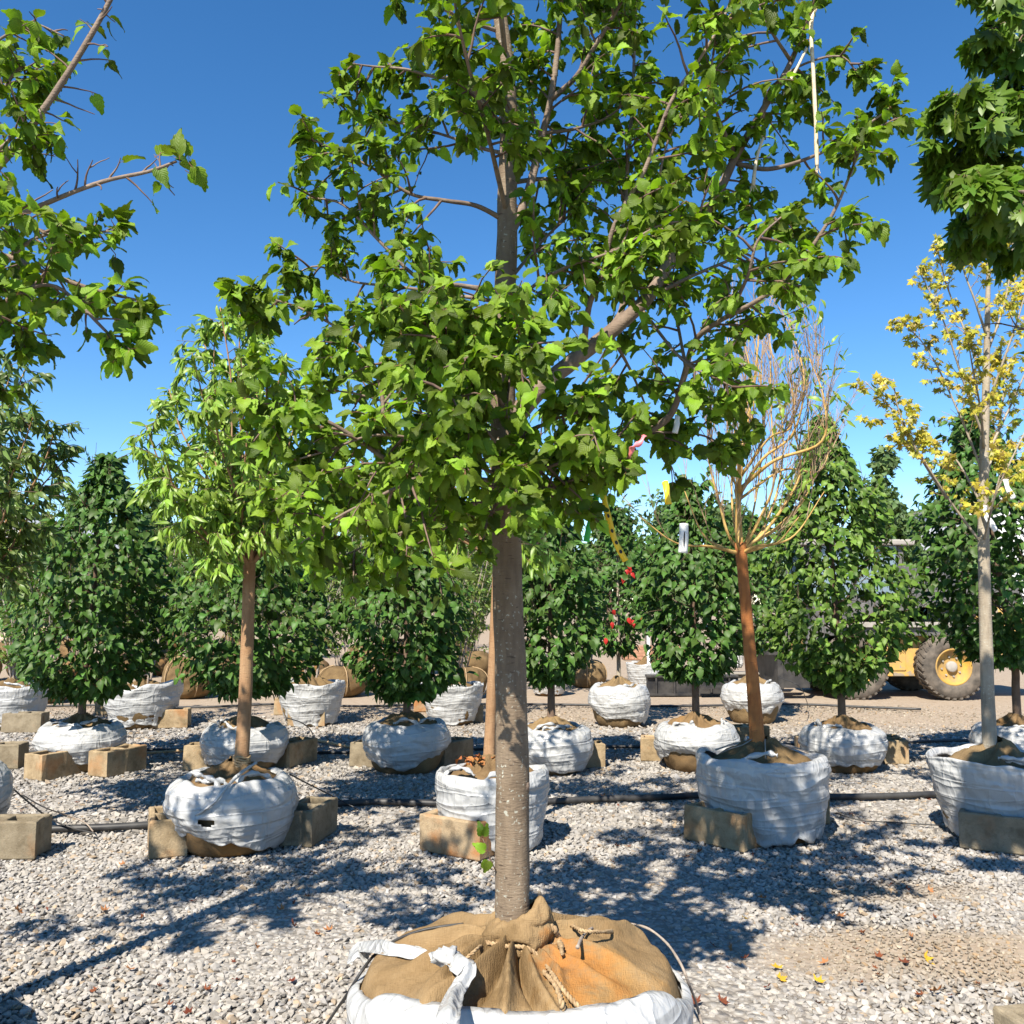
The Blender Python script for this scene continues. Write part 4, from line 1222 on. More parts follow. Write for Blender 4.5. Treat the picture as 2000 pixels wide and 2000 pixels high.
# ------------------------------------------------------------------ first row behind: four smooth-stemmed trees and a maple
def row_root(name, label, px, d, group=None, cat='tree'):
    x = P(px, 1175, d).x
    return thing(name, label, cat, Vector((x, d, 0)), group), Vector((x, d, 0))

def vase_crown(root, base, fork, targets, bark, r, rad=0.014, twig_mat='twig', sp='lilac', per=10, step=0.06, tl=(0.15, 0.4), singles=300, bare=0.05, smin=0.8, smax=1.25, down=0.75, grav=-0.35, mat='leaf', spread=0.75, sag=0.15):
    leaves, twigs = [], Acc()
    for q in targets:
        v = q - fork
        out = Vector((v.x, v.y, 0))
        mid = fork + out * r.uniform(0.35, 0.5) + UP * v.z * r.uniform(0.22, 0.4) - UP * sag * max(0, out.length - 0.2)
        pts = [fork - UP * 0.06, fork + (mid - fork) * 0.4 + rv(r) * 0.02, mid + rv(r) * 0.03, mid.lerp(q, 0.55) + rv(r) * 0.05, q]
        c = limb_obj(root, base, pts, rad * r.uniform(0.75, 1.15), 0.003, MAT[bark], 7, 5)
        leafy_limb(c, twigs, leaves, r, 0.22, step, tl, 0.0032, per, down, grav, 0.2, 0.5, spread, smin, smax, bare, 0.3, sides=4)
    twigs.obj('twigs', MAT[twig_mat], root, base, True, 'stuff')
    build_leaves(root, base, leaves, sp, MAT[mat], singles)

def row_one():
    r = np.random.default_rng(404)
    # far left, mostly outside the frame
    d = 5.2
    root, b = row_root('lilac_tree', 'dull green narrow-leaved tree at the end of the row, beside the palest plain block', -90, d)
    root['label'] = 'dull green narrow-leaved tree in white wrap, its ball cut off behind a grey block'
    trunk_obj(root, b, px_limb(d, [(-90, 1500, 0), (-85, 1300, 0), (-85, 1120, 0)]), [0.042, 0.036, 0.034], MAT['bark_tan'], 14)
    fork = P(-85, 1120, d)
    tg = [P(x, y, d + dd) for x, y, dd in ((20, 730, 0.1), (70, 800, -0.2), (95, 860, 0.2), (85, 950, -0.2), (60, 1040, 0.2), (25, 1110, -0.2), (-40, 690, 0.2), (-100, 640, 0), (-180, 720, 0.3), (-250, 850, -0.1), (-230, 980, 0.2), (-10, 790, -0.5), (-60, 900, 0.6), (110, 830, 0.0), (125, 900, 0.1), (50, 720, -0.1), (20, 960, -0.5), (40, 880, 0.5), (-20, 1050, 0.5), (0, 1000, -0.3))]
    vase_crown(root, b, fork, tg, 'bark_tan', r, sp='lilac_dull', singles=300, step=0.055, per=12, smin=0.6, smax=1.1)
    ball_and_bag(root, b, 0.34, 0.42, 'wrap', 41)
    # left: tan stem, light crown
    d = 5.15
    root, b = row_root('lilac_tree', 'light green narrow-leaved tree with smooth tan trunk, white wrap torn open over burlap', 464, d)
    trunk_obj(root, b, px_limb(d, [(470, 1520, 0), (472, 1480, 0), (478, 1380, 0), (483, 1250, 0), (486, 1150, 0), (488, 1070, 0)]), [0.050, 0.040, 0.037, 0.035, 0.034, 0.034], MAT['bark_tan'], 18)
    fork = P(488, 1085, d)
    tg = [P(x, y, d + dd) for x, y, dd in ((300, 930, 0.1), (285, 830, -0.2), (330, 760, 0.2), (375, 690, -0.1), (420, 640, 0.1), (470, 600, 0.0), (430, 600, -0.1), (510, 600, 0.2), (395, 650, 0.2), (560, 690, -0.2), (610, 760, 0.1), (640, 830, 0.2), (640, 910, -0.2), (600, 970, 0.3), (360, 980, -0.4), (420, 760, -0.6), (500, 760, 0.6), (440, 850, 0.7), (540, 830, -0.6), (380, 860, 0.4), (470, 700, -0.35), (590, 880, 0.5), (320, 880, -0.5), (530, 740, 0.3))]
    vase_crown(root, b, fork, tg, 'bark_tan', r, sp='lilac', singles=300, step=0.048, per=13, smin=0.6, smax=1.1)
    ball_and_bag(root, b, 0.345, 0.375, 'wrap', 42, knots=3, hole=(4.62, 0.62, 0.14, 0.055))
    # collar of twine at the foot of the stem
    a = Acc()
    for k in range(5):
        a.add(*tube([P(472, 1478 + k * 4, d) - b + Vector((0.044 * math.cos(t), 0.044 * math.sin(t), 0.006 * math.sin(3 * t + k))) for t in np.linspace(0, 2 * math.pi, 15)], 0.006, 6))
    a.obj('twine', MAT['rope'], root)
    # strap of twisted film over the wrap
    pts = [P(500, 1490, d - 0.05), P(470, 1510, d - 0.2), P(440, 1540, d - 0.33), P(415, 1570, d - 0.36), P(380, 1592, d - 0.33), P(350, 1590, d - 0.27)]
    a = Acc(); a.add(*tube([q - b for q in catmull(pts, 8)], 0.009, 7, True, 0.5)); a.obj('film_strap', MAT['plastic'], root)
    # middle: orange-tan stem half hidden by the big trunk
    d = 5.2
    root, b = row_root('lilac_tree', 'slim leaning orange-tan trunk tree half hidden behind the big grey trunk', 962, d)
    trunk_obj(root, b, px_limb(d, [(955, 1500, 0), (957, 1440, 0), (963, 1300, 0), (968, 1180, 0), (972, 1080, 0)]), [0.036, 0.031, 0.028, 0.027, 0.025], MAT['bark_tan'], 16)
    fork = P(972, 1085, d)
    tg = [P(x, y, d + dd) for x, y, dd in ((790, 900, 0.1), (830, 820, -0.2), (880, 760, 0.2), (930, 740, 0.0), (1000, 760, 0.2), (1060, 800, -0.1), (1110, 870, 0.1), (1130, 950, 0.2), (850, 980, -0.2), (920, 850, 0.5), (1020, 880, -0.4), (960, 800, -0.3), (700, 820, 0.1), (760, 760, 0.2))]
    vase_crown(root, b, fork, tg, 'bark_tan', r, sp='lilac', singles=150, step=0.09, per=6, bare=0.25)
    ball_and_bag(root, b, 0.315, 0.40, 'skirt', 43, hole=(4.45, 0.66, 0.05, 0.03))
    a = Acc()
    lv = []
    for k in range(26):
        th = r.uniform(0, 6.28)
        lv.append((P(945 + r.uniform(-45, 25), 1485 + r.uniform(-6, 16), d - r.uniform(0.0, 0.1)), frame(rv(r) + Vector((0, 0, 0.3)), UP + rv(r) * 0.5), r.uniform(0.6, 1.0)))
    build_leaves(root, b, lv, 'dryhang', MAT['leaf_dry'], 12, 'dead_leaf', 'leaf_litter')
    # bare orange one
    d = 5.4
    root, b = row_root('lilac_tree', 'nearly leafless tree with orange trunk and golden upright twigs', 1480, d)
    trunk_obj(root, b, px_limb(d, [(1481, 1480, 0), (1478, 1430, 0), (1470, 1330, 0), (1461, 1230, 0), (1452, 1130, 0), (1446, 1060, 0)]), [0.052, 0.042, 0.037, 0.034, 0.032, 0.034], MAT['bark_orange'], 18)
    fork = P(1446, 1068, d)
    twigs, fine, leaves = Acc(), Acc(), []
    specs = []
    for i in range(17):
        u_ = (i + 0.5) / 17 * 2 - 1; specs.append((1490 + 112 * u_ + r.uniform(-18, 18), 590 + 150 * u_ * u_ + r.uniform(-10, 90), r.uniform(-0.45, 0.45), 1))
    specs += [(1250, 1010, -0.1, 0), (1330, 940, 0.2, 0), (1610, 960, -0.2, 0), (1560, 1010, -0.3, 0)]
    leader = limb_obj(root, b, px_limb(d, [(1446, 1075, 0), (1442, 980, 0), (1452, 870, 0.02), (1474, 740, 0.03), (1486, 600, 0.03)]), 0.024, 0.003, MAT['bark_gold'], 9, 6)
    fork0 = fork
    for (px, py, dd, upw) in specs:
        fork = at_frac(leader, r.uniform(0.02, 0.42))[0] if upw and r.uniform() < 0.7 else fork0
        q = P(px, py, d + dd); v = q - fork
        out = Vector((v.x, v.y, 0))
        if upw:
            ex = 0.95 + 0.22 * r.uniform(); pts = [fork - UP * 0.05 * r.uniform(), fork + out * 0.5 + UP * r.uniform(0.06, 0.2) + rv(r) * 0.03, fork + out * ex * 0.95 + UP * v.z * 0.33 + rv(r) * 0.04, fork + out * ex * 1.08 + UP * v.z * 0.62 + rv(r) * 0.05, q]
        else:
            pts = [fork - UP * 0.04, fork + out * 0.3 + UP * 0.0, fork + out * 0.65 + UP * v.z * 0.3 - UP * 0.03, q]
        c = limb_obj(root, b, pts, r.uniform(0.008, 0.0145), 0.0025, MAT['bark_gold'], 7, 6)
        n = 12 if upw else 2
        for k in range(n):
            p, t = at_frac(c, r.uniform(0.25, 0.98))
            w = twig_path(p, (t * 0.6 + rv(r) * 0.45 + UP * 0.7), r.uniform(0.2, 0.55), r, 0.2, 0.35, 6)
            twigs.add(*tube(w, (0.0032, 0.0013), 4, False))
            for m in range(5):
                p2, t2 = at_frac(w, r.uniform(0.15, 0.95))
                w2 = twig_path(p2, (t2 * 0.7 + rv(r) * 0.6 + UP * 0.4), r.uniform(0.06, 0.2), r, 0.3, 0.2, 4)
                fine.add(*tube(w2, (0.0017, 0.0009), 4, False))
                lim = 0.2 if px > 1540 else 0.04
                for _ in range(3):
                    if r.uniform() < lim: put_leaf(leaves, w2[-1], (w2[-1] - w2[-2]).normalized(), r, 0.5, 0.6, 0.6, 0.7, 1.0)
    twigs.obj('whips', MAT['twig_mauve'], root, b, True, 'stuff')
    fine.obj('twigs', MAT['twig_mauve'], root, b, True, 'stuff')
    build_leaves(root, b, leaves, 'lilac', MAT['leaf'], 300)
    ball_and_bag(root, b, 0.375, 0.45, 'skirt', 44, soil='burlap', knots=2)
    a = Acc()
    for k in range(16):                                          # lacing twine round the foot
        th = r.uniform(0, 6.28); q0 = Vector((0.05 * math.cos(th), 0.05 * math.sin(th), 0.55)); th2 = th + r.uniform(-0.6, 0.6); q1 = Vector((0.26 * math.cos(th2), 0.26 * math.sin(th2), 0.475))
        a.add(*tube([q0, q0.lerp(q1, 0.35) - UP * 0.01, q0.lerp(q1, 0.7) - UP * 0.0, q1], 0.0035, 5))
    a.obj('twine', MAT['bark_stem'], root)
    # yellowing maple
    d = 5.35
    root, b = row_root('maple_tree', 'sparse yellow-leaved maple with pale speckled trunk', 1932, d)
    tp = px_limb(d, [(1936, 1480, 0), (1932, 1430, 0), (1926, 1250, 0), (1921, 1050, 0), (1922, 900, 0), (1926, 750, 0), (1929, 600, 0), (1932, 480, 0), (1932, 380, 0)])
    tc = trunk_obj(root, b, tp, [0.042, 0.038, 0.035, 0.031, 0.026, 0.021, 0.015, 0.009, 0.003], MAT['bark_pale'], 16)
    ls = [[(1920, 1065, 0), (1860, 985, -0.05), (1805, 900, -0.1), (1750, 810, -0.1), (1690, 745, -0.1)],
          [(1850, 975, -0.05), (1790, 880, -0.1), (1755, 800, -0.15), (1745, 740, -0.15)],
          [(1920, 990, 0), (1860, 890, 0.1), (1800, 880, 0.2), (1740, 860, 0.2)],
          [(1922, 930, 0), (1870, 800, 0.05), (1810, 680, 0.1), (1750, 620, 0.1)],
          [(1923, 860, 0), (1880, 740, -0.1), (1840, 620, -0.15), (1790, 520, -0.15)],
          [(1926, 760, 0), (1890, 660, 0.05), (1850, 560, 0.1), (1830, 480, 0.1)],
          [(1928, 660, 0), (1905, 590, -0.1), (1880, 520, -0.1), (1870, 450, -0.1)],
          [(1921, 1020, 0), (1965, 920, -0.1), (2010, 830, -0.1), (2060, 760, -0.1)],
          [(1922, 900, 0), (1975, 790, 0.1), (2020, 690, 0.1), (2060, 620, 0.1)],
          [(1925, 800, 0), (1965, 690, -0.1), (1995, 600, -0.1), (2020, 500, -0.1)],
          [(1928, 690, 0), (1960, 600, 0.1), (1975, 520, 0.1), (1980, 450, 0.1)],
          [(1922, 880, 0), (1915, 800, -0.25), (1900, 720, -0.4), (1890, 660, -0.45)],
          [(1922, 950, 0), (1945, 860, 0.25), (1960, 760, 0.4), (1950, 690, 0.45)],
          [(1921, 1060, 0), (1935, 1000, -0.2), (1950, 940, -0.3), (1960, 900, -0.3)]]
    twigs, leaves = Acc(), []
    for q in ls:
        c = limb_obj(root, b, px_limb(d, q), 0.0085, 0.0025, MAT['bark_pale'], 6, 5)
        leafy_limb(c, twigs, leaves, r, 0.18, 0.045, (0.10, 0.28), 0.0026, 6, 0.6, 0.1, 0.35, 0.7, 0.8, 0.36, 0.74, 0.18, 0.15, sides=4, clump=3)
    twigs.obj('twigs', MAT['twig_mauve'], root, b, True, 'stuff')
    build_leaves(root, b, leaves, 'maple_yellow', MAT['leaf'], 300)
    ball_and_bag(root, b, 0.36, 0.44, 'taper', 45, soil='dark_burlap')

row_one()

# ------------------------------------------------------------------ second row: pyramidal shrubs
def pyramid(root, b, apex, z0, Rm, sp, r, n, trunk_r=0.03, singles=300, bark='bark_dark', prof=((0, 0.12), (0.08, 0.5), (0.2, 0.86), (0.36, 1.0), (0.52, 0.86), (0.7, 0.56), (0.86, 0.27), (1.0, 0.02)), mat='leaf_glossy', foot=0.38):
    z1 = apex.z
    prof = tuple((a, c * r.uniform(0.82, 1.12) if 0.1 < a < 0.95 else c + (0.16 if sp == 'shrub' and a < 0.1 else 0.0)) for a, c in prof)
    axis = lambda h: Vector((lerp(b.x, apex.x, h), lerp(b.y, apex.y, h), lerp(z0, z1, h)))
    def env(h):
        for (a, ra), (c, rc) in zip(prof, prof[1:]):
            if h <= c: return Rm * lerp(ra, rc, (h - a) / (c - a))
        return 0.02
    tp = [b + UP * (foot - 0.06), b + UP * (foot + 0.04), b.lerp(axis(0.0), 0.6) + UP * 0, axis(0.0), axis(0.3), axis(0.6), axis(0.85), axis(1.0)]
    tp[2] = Vector((b.x, b.y, lerp(foot, z0, 0.6)))
    trunk_obj(root, b, tp, [trunk_r * 1.2, trunk_r, trunk_r * 0.9, trunk_r * 0.85, trunk_r * 0.6, trunk_r * 0.4, trunk_r * 0.22, 0.003], MAT[bark], 10, 4)
    twigs, leaves = Acc(), []
    sd = r.uniform(0, 90)
    for k in range(34):
        h = ((k + r.uniform()) / 34) ** 1.15 * 0.93
        th = k * 2.399 + r.uniform(-0.3, 0.3)
        p0 = axis(max(0, h - 0.10)); R = env(h)
        dv = Vector((math.cos(th), math.sin(th), 0))
        q = axis(h) + dv * R * 0.93 + UP * 0.06
        c = catmull([p0, p0.lerp(q, 0.4) - UP * 0.03, p0.lerp(q, 0.75), q], 4)
        twigs.add(*tube(c, (0.008 * (1 - 0.6 * h), 0.002), 5, False))
        for _ in range(5):
            p, t = at_frac(c, r.uniform(0.3, 1.0))
            w = twig_path(p, t * 0.6 + rv(r) * 0.7 + UP * 0.3, r.uniform(0.08, 0.22), r, 0.25, 0, 3)
            twigs.add(*tube(w, (0.0028, 0.0013), 4, False))
    for k in range(n):
        h = r.uniform(0, 1) ** 1.25
        th = r.uniform(0, 2 * math.pi)
        dv = Vector((math.cos(th), math.sin(th), 0))
        f = 1.0 + 0.62 * fbm(dv.x * 1.6 + sd, dv.y * 1.6, h * 7, 3)
        rad = env(h) * min(1.34, max(0.35, f)) * (r.uniform(0.35, 1.0) ** 0.42 + 0.03)
        p = axis(h) + dv * rad + rv(r) * 0.03
        ax = dv * 0.7 - UP * r.uniform(0.15, 0.95) + rv(r) * 0.6
        nm = UP * 0.6 + dv * 0.55 + rv(r) * 0.4 + Vector((SUN.x, SUN.y, 0)) * 0.7
        leaves.append((p, frame(ax, nm), r.uniform(0.72, 1.25)))
    for k in range(26):                                          # free shoots that break the outline
        h = r.uniform(0.3, 0.97); th = r.uniform(0, 2 * math.pi); dv = Vector((math.cos(th), math.sin(th), 0))
        w = twig_path(axis(h) + dv * env(h) * 0.7, dv * 0.7 + UP * r.uniform(0.3, 1.2), r.uniform(0.2, 0.36), r, 0.15, 0.0, 5)
        twigs.add(*tube(w, (0.0035, 0.0013), 4, False))
        for _ in range(13):
            q, d_ = at_frac(w, r.uniform(0.15, 1.0)); put_leaf(leaves, q, d_, r, 0.45, 0.6, 0.7, 0.65, 1.05, dv, 0.2)
    twigs.obj('twigs', MAT['bark_dark'], root, b, True, 'stuff')
    build_leaves(root, b, leaves, sp, MAT[mat], singles)

def row_two():
    r = np.random.default_rng(505)
    d = 7.4
    specs = [
        (170, 210, 890, 0.60, 0.575, 'shrub', 4200, 'dense dark green pyramidal shrub on dark trunk, its wrap drooping to the gravel', 'wrap', 51),
        (486, 480, 960, 0.62, 0.56, 'shrub', 3200, 'dark green pyramidal shrub screened by the torn-wrap tree with tan trunk', 'wrap', 52),
        (797, 790, 960, 0.60, 0.50, 'shrub', 3200, 'dark green pyramidal shrub with bare lower stems between two grey-brown blocks', 'wrap', 53),
        (1076, 1070, 950, 0.72, 0.40, 'shrub', 2500, 'narrow dark green shrub on thin pale trunk just beside the big grey trunk', 'wrap', 54),
        (1355, 1345, 940, 0.74, 0.43, 'shrub', 2700, 'dark green shrub on brown trunk with a white tag, clean white wrap over burlap', 'wrap', 55),
        (1637, 1606, 815, 0.66, 0.575, 'shrub_light', 4800, 'bright green pyramidal shrub in front of the yellow loader', 'wrap', 56),
        (1975, 1895, 800, 0.86, 0.60, 'shrub', 4300, 'tall dark green pyramidal shrub behind the pale speckled maple trunk', 'wrap', 57)]
    for (px, ax, ay, z0, Rm, sp, n, lab, st, sd) in specs:
        dd = d + r.uniform(-0.1, 0.12)
        root, b = row_root('pyramidal_shrub', lab, px, dd, cat='shrub')
        pyramid(root, b, P(ax, ay, dd), z0, Rm, sp, r, n, trunk_r=0.033)
        ball_and_bag(root, b, r.uniform(0.325, 0.35), r.uniform(0.33, 0.37), st, sd, knots=3, soil='soil_burlap' if px > 1200 else 'dark_burlap')
        if sd == 54:
            pass

row_two()

# ------------------------------------------------------------------ third row and farther: bagged clumps, burlap balls
def clump(root, b, r, n, height, spread, foot, sp='service', per=6, singles=60, lean=0.0):
    twigs, leaves = Acc(), []
    for k in range(n):
        th = 2 * math.pi * (k + r.uniform(-0.3, 0.3)) / n
        rr = r.uniform(0.02, 0.08); q = r.uniform(0.4, 1.0) * spread
        dv = Vector((math.cos(th), math.sin(th), 0))
        h = height * r.uniform(0.75, 1.05)
        pts = [b + dv * rr + UP * (foot - 0.03), b + dv * lerp(rr, q, 0.25) + UP * lerp(foot, h, 0.33) + rv(r) * 0.03, b + dv * lerp(rr, q, 0.6) + UP * lerp(foot, h, 0.66) + rv(r) * 0.05, b + dv * q + UP * h]
        c = limb_obj(root, b, pts, r.uniform(0.009, 0.015), 0.003, MAT['bark_stem'], 6, 5, 'stem')
        leafy_limb(c, twigs, leaves, r, 0.14, 0.09, (0.12, 0.35), 0.003, per, 0.35, 0.1, 0.4, 0.5, 0.7, 0.8, 1.3, 0.1, sides=4, clump=2)
    twigs.obj('twigs', MAT['twig'], root, b, True, 'stuff')
    build_leaves(root, b, leaves, sp, MAT['leaf'], singles)

def bare_ball(root, R, H, seed, mat='burlap', lace=True):
    """lumpy burlap ball laced with rope"""
    V, T = [], []
    nt, nj = 60, 22
    for j in range(nj):
        s = j / (nj - 1)
        a = lerp(-1.15, 1.35, s)
        for i in range(nt):
            th = 2 * math.pi * i / nt
            rr = R * (math.cos(a) ** 0.6 if math.cos(a) > 0 else 0); z = H * (0.5 + 0.5 * math.sin(a) / math.sin(1.35)) if a > 0 else H * (0.5 + 0.5 * math.sin(a) / math.sin(1.15))
            k = 1 + 0.10 * fbm(math.cos(th) * 1.8 + seed, math.sin(th) * 1.8, z * 4, 3) - 0.035 * (1 - abs(math.sin(th * 4 + seed))) ** 4
            k -= 0.03 * (1 - abs(math.sin(z * 16))) ** 4
            V.append((rr * k * math.cos(th), rr * k * math.sin(th), max(0, z)))
    for j in range(nj - 1):
        for i in range(nt):
            i2 = (i + 1) % nt
            q = (j * nt + i, j * nt + i2, (j + 1) * nt + i2, (j + 1) * nt + i)
            T += [(q[0], q[1], q[2]), (q[0], q[2], q[3])]
    top = len(V); V.append((0, 0, H * 1.0))
    for i in range(nt): T.append(((nj - 1) * nt + i, (nj - 1) * nt + (i + 1) % nt, top))
    link('root_ball', raw_mesh('root_ball', V, T), root, MAT[mat])
    if lace:
        a = Acc()
        for k in range(5):
            th = 2 * math.pi * k / 5 + seed
            a.add(*tube([Vector((R * 1.05 * math.cos(q) ** 0.6 * math.cos(th), R * 1.05 * math.cos(q) ** 0.6 * math.sin(th), H * (0.5 + 0.52 * math.sin(q)))) for q in np.linspace(-1.0, 1.4, 12)], 0.008, 5))
        a.obj('rope', MAT['rope'], root)

def row_three():
    r = np.random.default_rng(606)
    for (px, d, R, H, lab, sd, st, n, h, sp_) in (
        (38, 9.9, 0.34, 0.44, 'multi-stemmed shrub with pale stems in a shaded white wrap, orange burlap on top', 61, 'taper', 8, 2.5, 0.75),
        (287, 10.0, 0.40, 0.41, 'multi-stemmed shrub in lopsided torn white wrap beside a dappled block', 62, 'taper', 7, 2.3, 0.6),
        (612, 10.2, 0.36, 0.44, 'leafy multi-stemmed shrub in full white wrap set behind a block with leaf shadow', 63, 'taper', 9, 2.2, 0.6),
        (885, 10.3, 0.34, 0.41, 'multi-stemmed shrub in tapering white wrap with a white film strap, behind a dark block', 64, 'taper', 8, 2.3, 0.6)):
        root, b = row_root('multi_stem_shrub', lab, px, d, cat='shrub')
        clump(root, b, r, n, h, sp_, H * 0.98)
        ball_and_bag(root, b, R, H, st, sd, knots=2, soil='burlap', tilt=0.18 if sd == 62 else 0.0)
    for (px, d, lab, sd, top, rm, H) in ((1207, 10.1, 'round-wrapped small tree with red leaves among the dark green', 65, (1205, 990), 0.36, 0.42), (1464, 10.4, 'small dark green tree in white wrap behind the orange trunk of the bare tree', 66, (1470, 1010), 0.32, 0.42)):
        root, b = row_root('small_tree', lab, px, d)
        pyramid(root, b, P(top[0], top[1], d), 0.80, rm, 'shrub', r, 1300, trunk_r=0.026, singles=60, bark='bark_pale', foot=H)
        ball_and_bag(root, b, 0.335, H, 'wrap', sd, knots=2, soil='dark_burlap')
        if sd == 65:
            lv = []
            for (x, y) in ((1182, 1245), (1225, 1100), (1222, 1112), (1232, 1118), (1196, 1190), (1226, 1206), (1236, 1212), (1250, 1204), (1195, 1214), (1236, 1210), (1041, 1165), (1230, 1108), (1218, 1124)):
                if x < 1100: continue
                lv.append((P(x, y, d - 0.36), frame(Vector((0.3, -0.2, -1)) + rv(r) * 0.4, Vector((0, -1, 0.4))), 1.0))
            acc = Acc()
            for k, (p, R_, s) in enumerate(lv):
                V, T, C, U = LIB['shrub'][k % 5]
                o = link('red_leaf', raw_mesh('red_leaf', V @ R_.T, T, np.full((len(V), 3), (0.55, 0.035, 0.03)), U), root, MAT['leaf'])
                o.location = p - b
    # farther back: balls still in burlap, and white wrapped ones
    for (px, d, R, H, lab, sd, n, h) in (
        (98, 12.4, 0.34, 0.46, 'orange-brown burlap root ball with thin stems behind the dark pyramidal shrub', 71, 6, 2.6),
        (372, 13.0, 0.36, 0.56, 'tall roped lumpy burlap root ball with thin shrub stems, behind the lopsided torn wrap', 72, 7, 2.6),
        (668, 13.2, 0.36, 0.42, 'low burlap root ball with thin stems beyond a leafy bagged clump', 73, 6, 2.4),
        (906, 13.0, 0.34, 0.42, 'rounded yellowish burlap root ball with bundled pale stems', 74, 9, 2.2),
        (1146, 14.6, 0.30, 0.42, 'small dark burlap root ball alone on the tan dirt', 75, 4, 2.2),
        (770, 14.5, 0.36, 0.42, 'far burlap root ball with thin grey stems on the gravel edge', 76, 6, 2.6)):
        root, b = row_root('burlapped_shrub', lab, px, d, cat='shrub')
        bare_ball(root, R, H, sd, 'burlap' if sd not in (75,) else 'dark_burlap')
        clump(root, b, r, n, h, 0.65, H * 0.97, per=7, singles=20)
    for (px, d, R, H, lab, sd) in ((1072, 13.4, 0.28, 0.30, 'low white wrapped root ball half hidden by a narrow shrub', 81), (1262, 13.6, 0.30, 0.42, 'white wrapped root ball with a wooden stake, standing on open dirt', 82)):
        root, b = row_root('wrapped_tree', lab, px, d)
        ball_and_bag(root, b, R, H, 'taper', sd, knots=1)
        trunk_obj(root, b, [b + UP * (H - 0.05), b + UP * (H + 0.25), b + UP * 1.5, b + UP * 2.2], [0.022, 0.02, 0.016, 0.005], MAT['bark_pale'], 8, 4)
        pyramid_r = np.random.default_rng(sd)
        lv = []
        for k in range(500):
            h_ = pyramid_r.uniform(0.9, 2.3); th = pyramid_r.uniform(0, 6.28); q = 0.34 * pyramid_r.uniform(0, 1) ** 0.5
            lv.append((b + Vector((q * math.cos(th), q * math.sin(th), h_)), frame(rv(pyramid_r) - UP * 0.4, UP + rv(pyramid_r) * 0.4), pyramid_r.uniform(0.9, 1.4)))
        build_leaves(root, b, lv, 'shrub', MAT['leaf_glossy'], 20)
        if sd == 82:
            part('stake', box(-0.02, 0.02, -0.16, -0.13, 0.0, 1.0), MAT['tag_white'], root)

row_three()

def back_rows():
    r = np.random.default_rng(707)
    protos = []
    for px, d in ((-40, 15.6), (60, 16.4), (150, 15.4), (250, 16.2), (330, 17.0), (440, 15.8), (520, 16.8), (600, 15.6), (720, 16.4), (820, 17.2), (930, 16.2), (30, 20.5), (140, 21.5), (260, 20.2), (390, 21.8), (480, 20.6), (590, 21.4), (700, 20.4), (800, 21.6), (900, 20.8), (1010, 21.5), (90, 26), (220, 27), (350, 26), (470, 27), (620, 26.5), (760, 27), (880, 26)):
        x = P(px + r.uniform(-12, 12), 1175, d).x; b = Vector((x, d, 0))
        if len(protos) < 5:
            root = thing('back_row_shrub', 'airy multi-stemmed shrub in burlap among the crowded back rows', 'shrub', b, 'shrubs crowding the back rows')
            bare_ball(root, 0.36, 0.45, 90 + len(protos), 'burlap' if len(protos) % 2 else 'soil_burlap', False)
            clump(root, b, r, 9, r.uniform(2.5, 3.1), 0.8, 0.43, sp='service', per=15, singles=0)
            protos.append(root)
        else:
            src = protos[int(r.integers(0, 5))]
            root = src.copy(); COL.objects.link(root); root.location = b; root.rotation_euler = (0, 0, r.uniform(0, 6.28))
            k = r.uniform(0.85, 1.12); root.scale = (k, k, k)
            for ch in list(src.children):
                c = ch.copy(); COL.objects.link(c); c.parent = root
back_rows()

# ------------------------------------------------------------------ concrete blocks
def block_mesh(seed, flange=True):
    r = np.random.default_rng(seed)
    xs = [-0.195, -0.162, -0.017, 0.017, 0.162, 0.195]
    ys = [-0.095, -0.064, -0.032, 0.032, 0.064, 0.095]
    H = 0.19
    idx, V, T = {}, [], []
    for k, z in enumerate((0.0, H)):
        for j, y in enumerate(ys):
            for i, x in enumerate(xs):
                xx = x
                if flange and i in (0, 5) and j in (2, 3): xx *= 0.93
                idx[i, j, k] = len(V); V.append((xx + r.normal(0, 0.0022), y + r.normal(0, 0.0022), z + (r.normal(0, 0.0022) if k else 0)))
    hole = lambda i, j: i in (1, 3) and j in (1, 2, 3)
    def quad(a, b, c, d): T.extend([(a, b, c), (a, c, d)])
    for j in range(5):
        for i in range(5):
            if hole(i, j): continue
            quad(idx[i, j, 1], idx[i + 1, j, 1], idx[i + 1, j + 1, 1], idx[i, j + 1, 1])
            quad(idx[i, j, 0], idx[i, j + 1, 0], idx[i + 1, j + 1, 0], idx[i + 1, j, 0])
    def wall(p, q): quad(idx[p[0], p[1], 0], idx[q[0], q[1], 0], idx[q[0], q[1], 1], idx[p[0], p[1], 1])
    for i in range(5): wall((i, 0), (i + 1, 0)); wall((i + 1, 5), (i, 5))
    for j in range(5): wall((5, j), (5, j + 1)); wall((0, j + 1), (0, j))
    for i in (1, 3):
        wall((i + 1, 1), (i, 1)); wall((i, 4), (i + 1, 4))
        for j in (1, 2, 3): wall((i, j), (i, j + 1)); wall((i + 1, j + 1), (i + 1, j))
    return raw_mesh('concrete_block', V, T, smooth_shade=False)

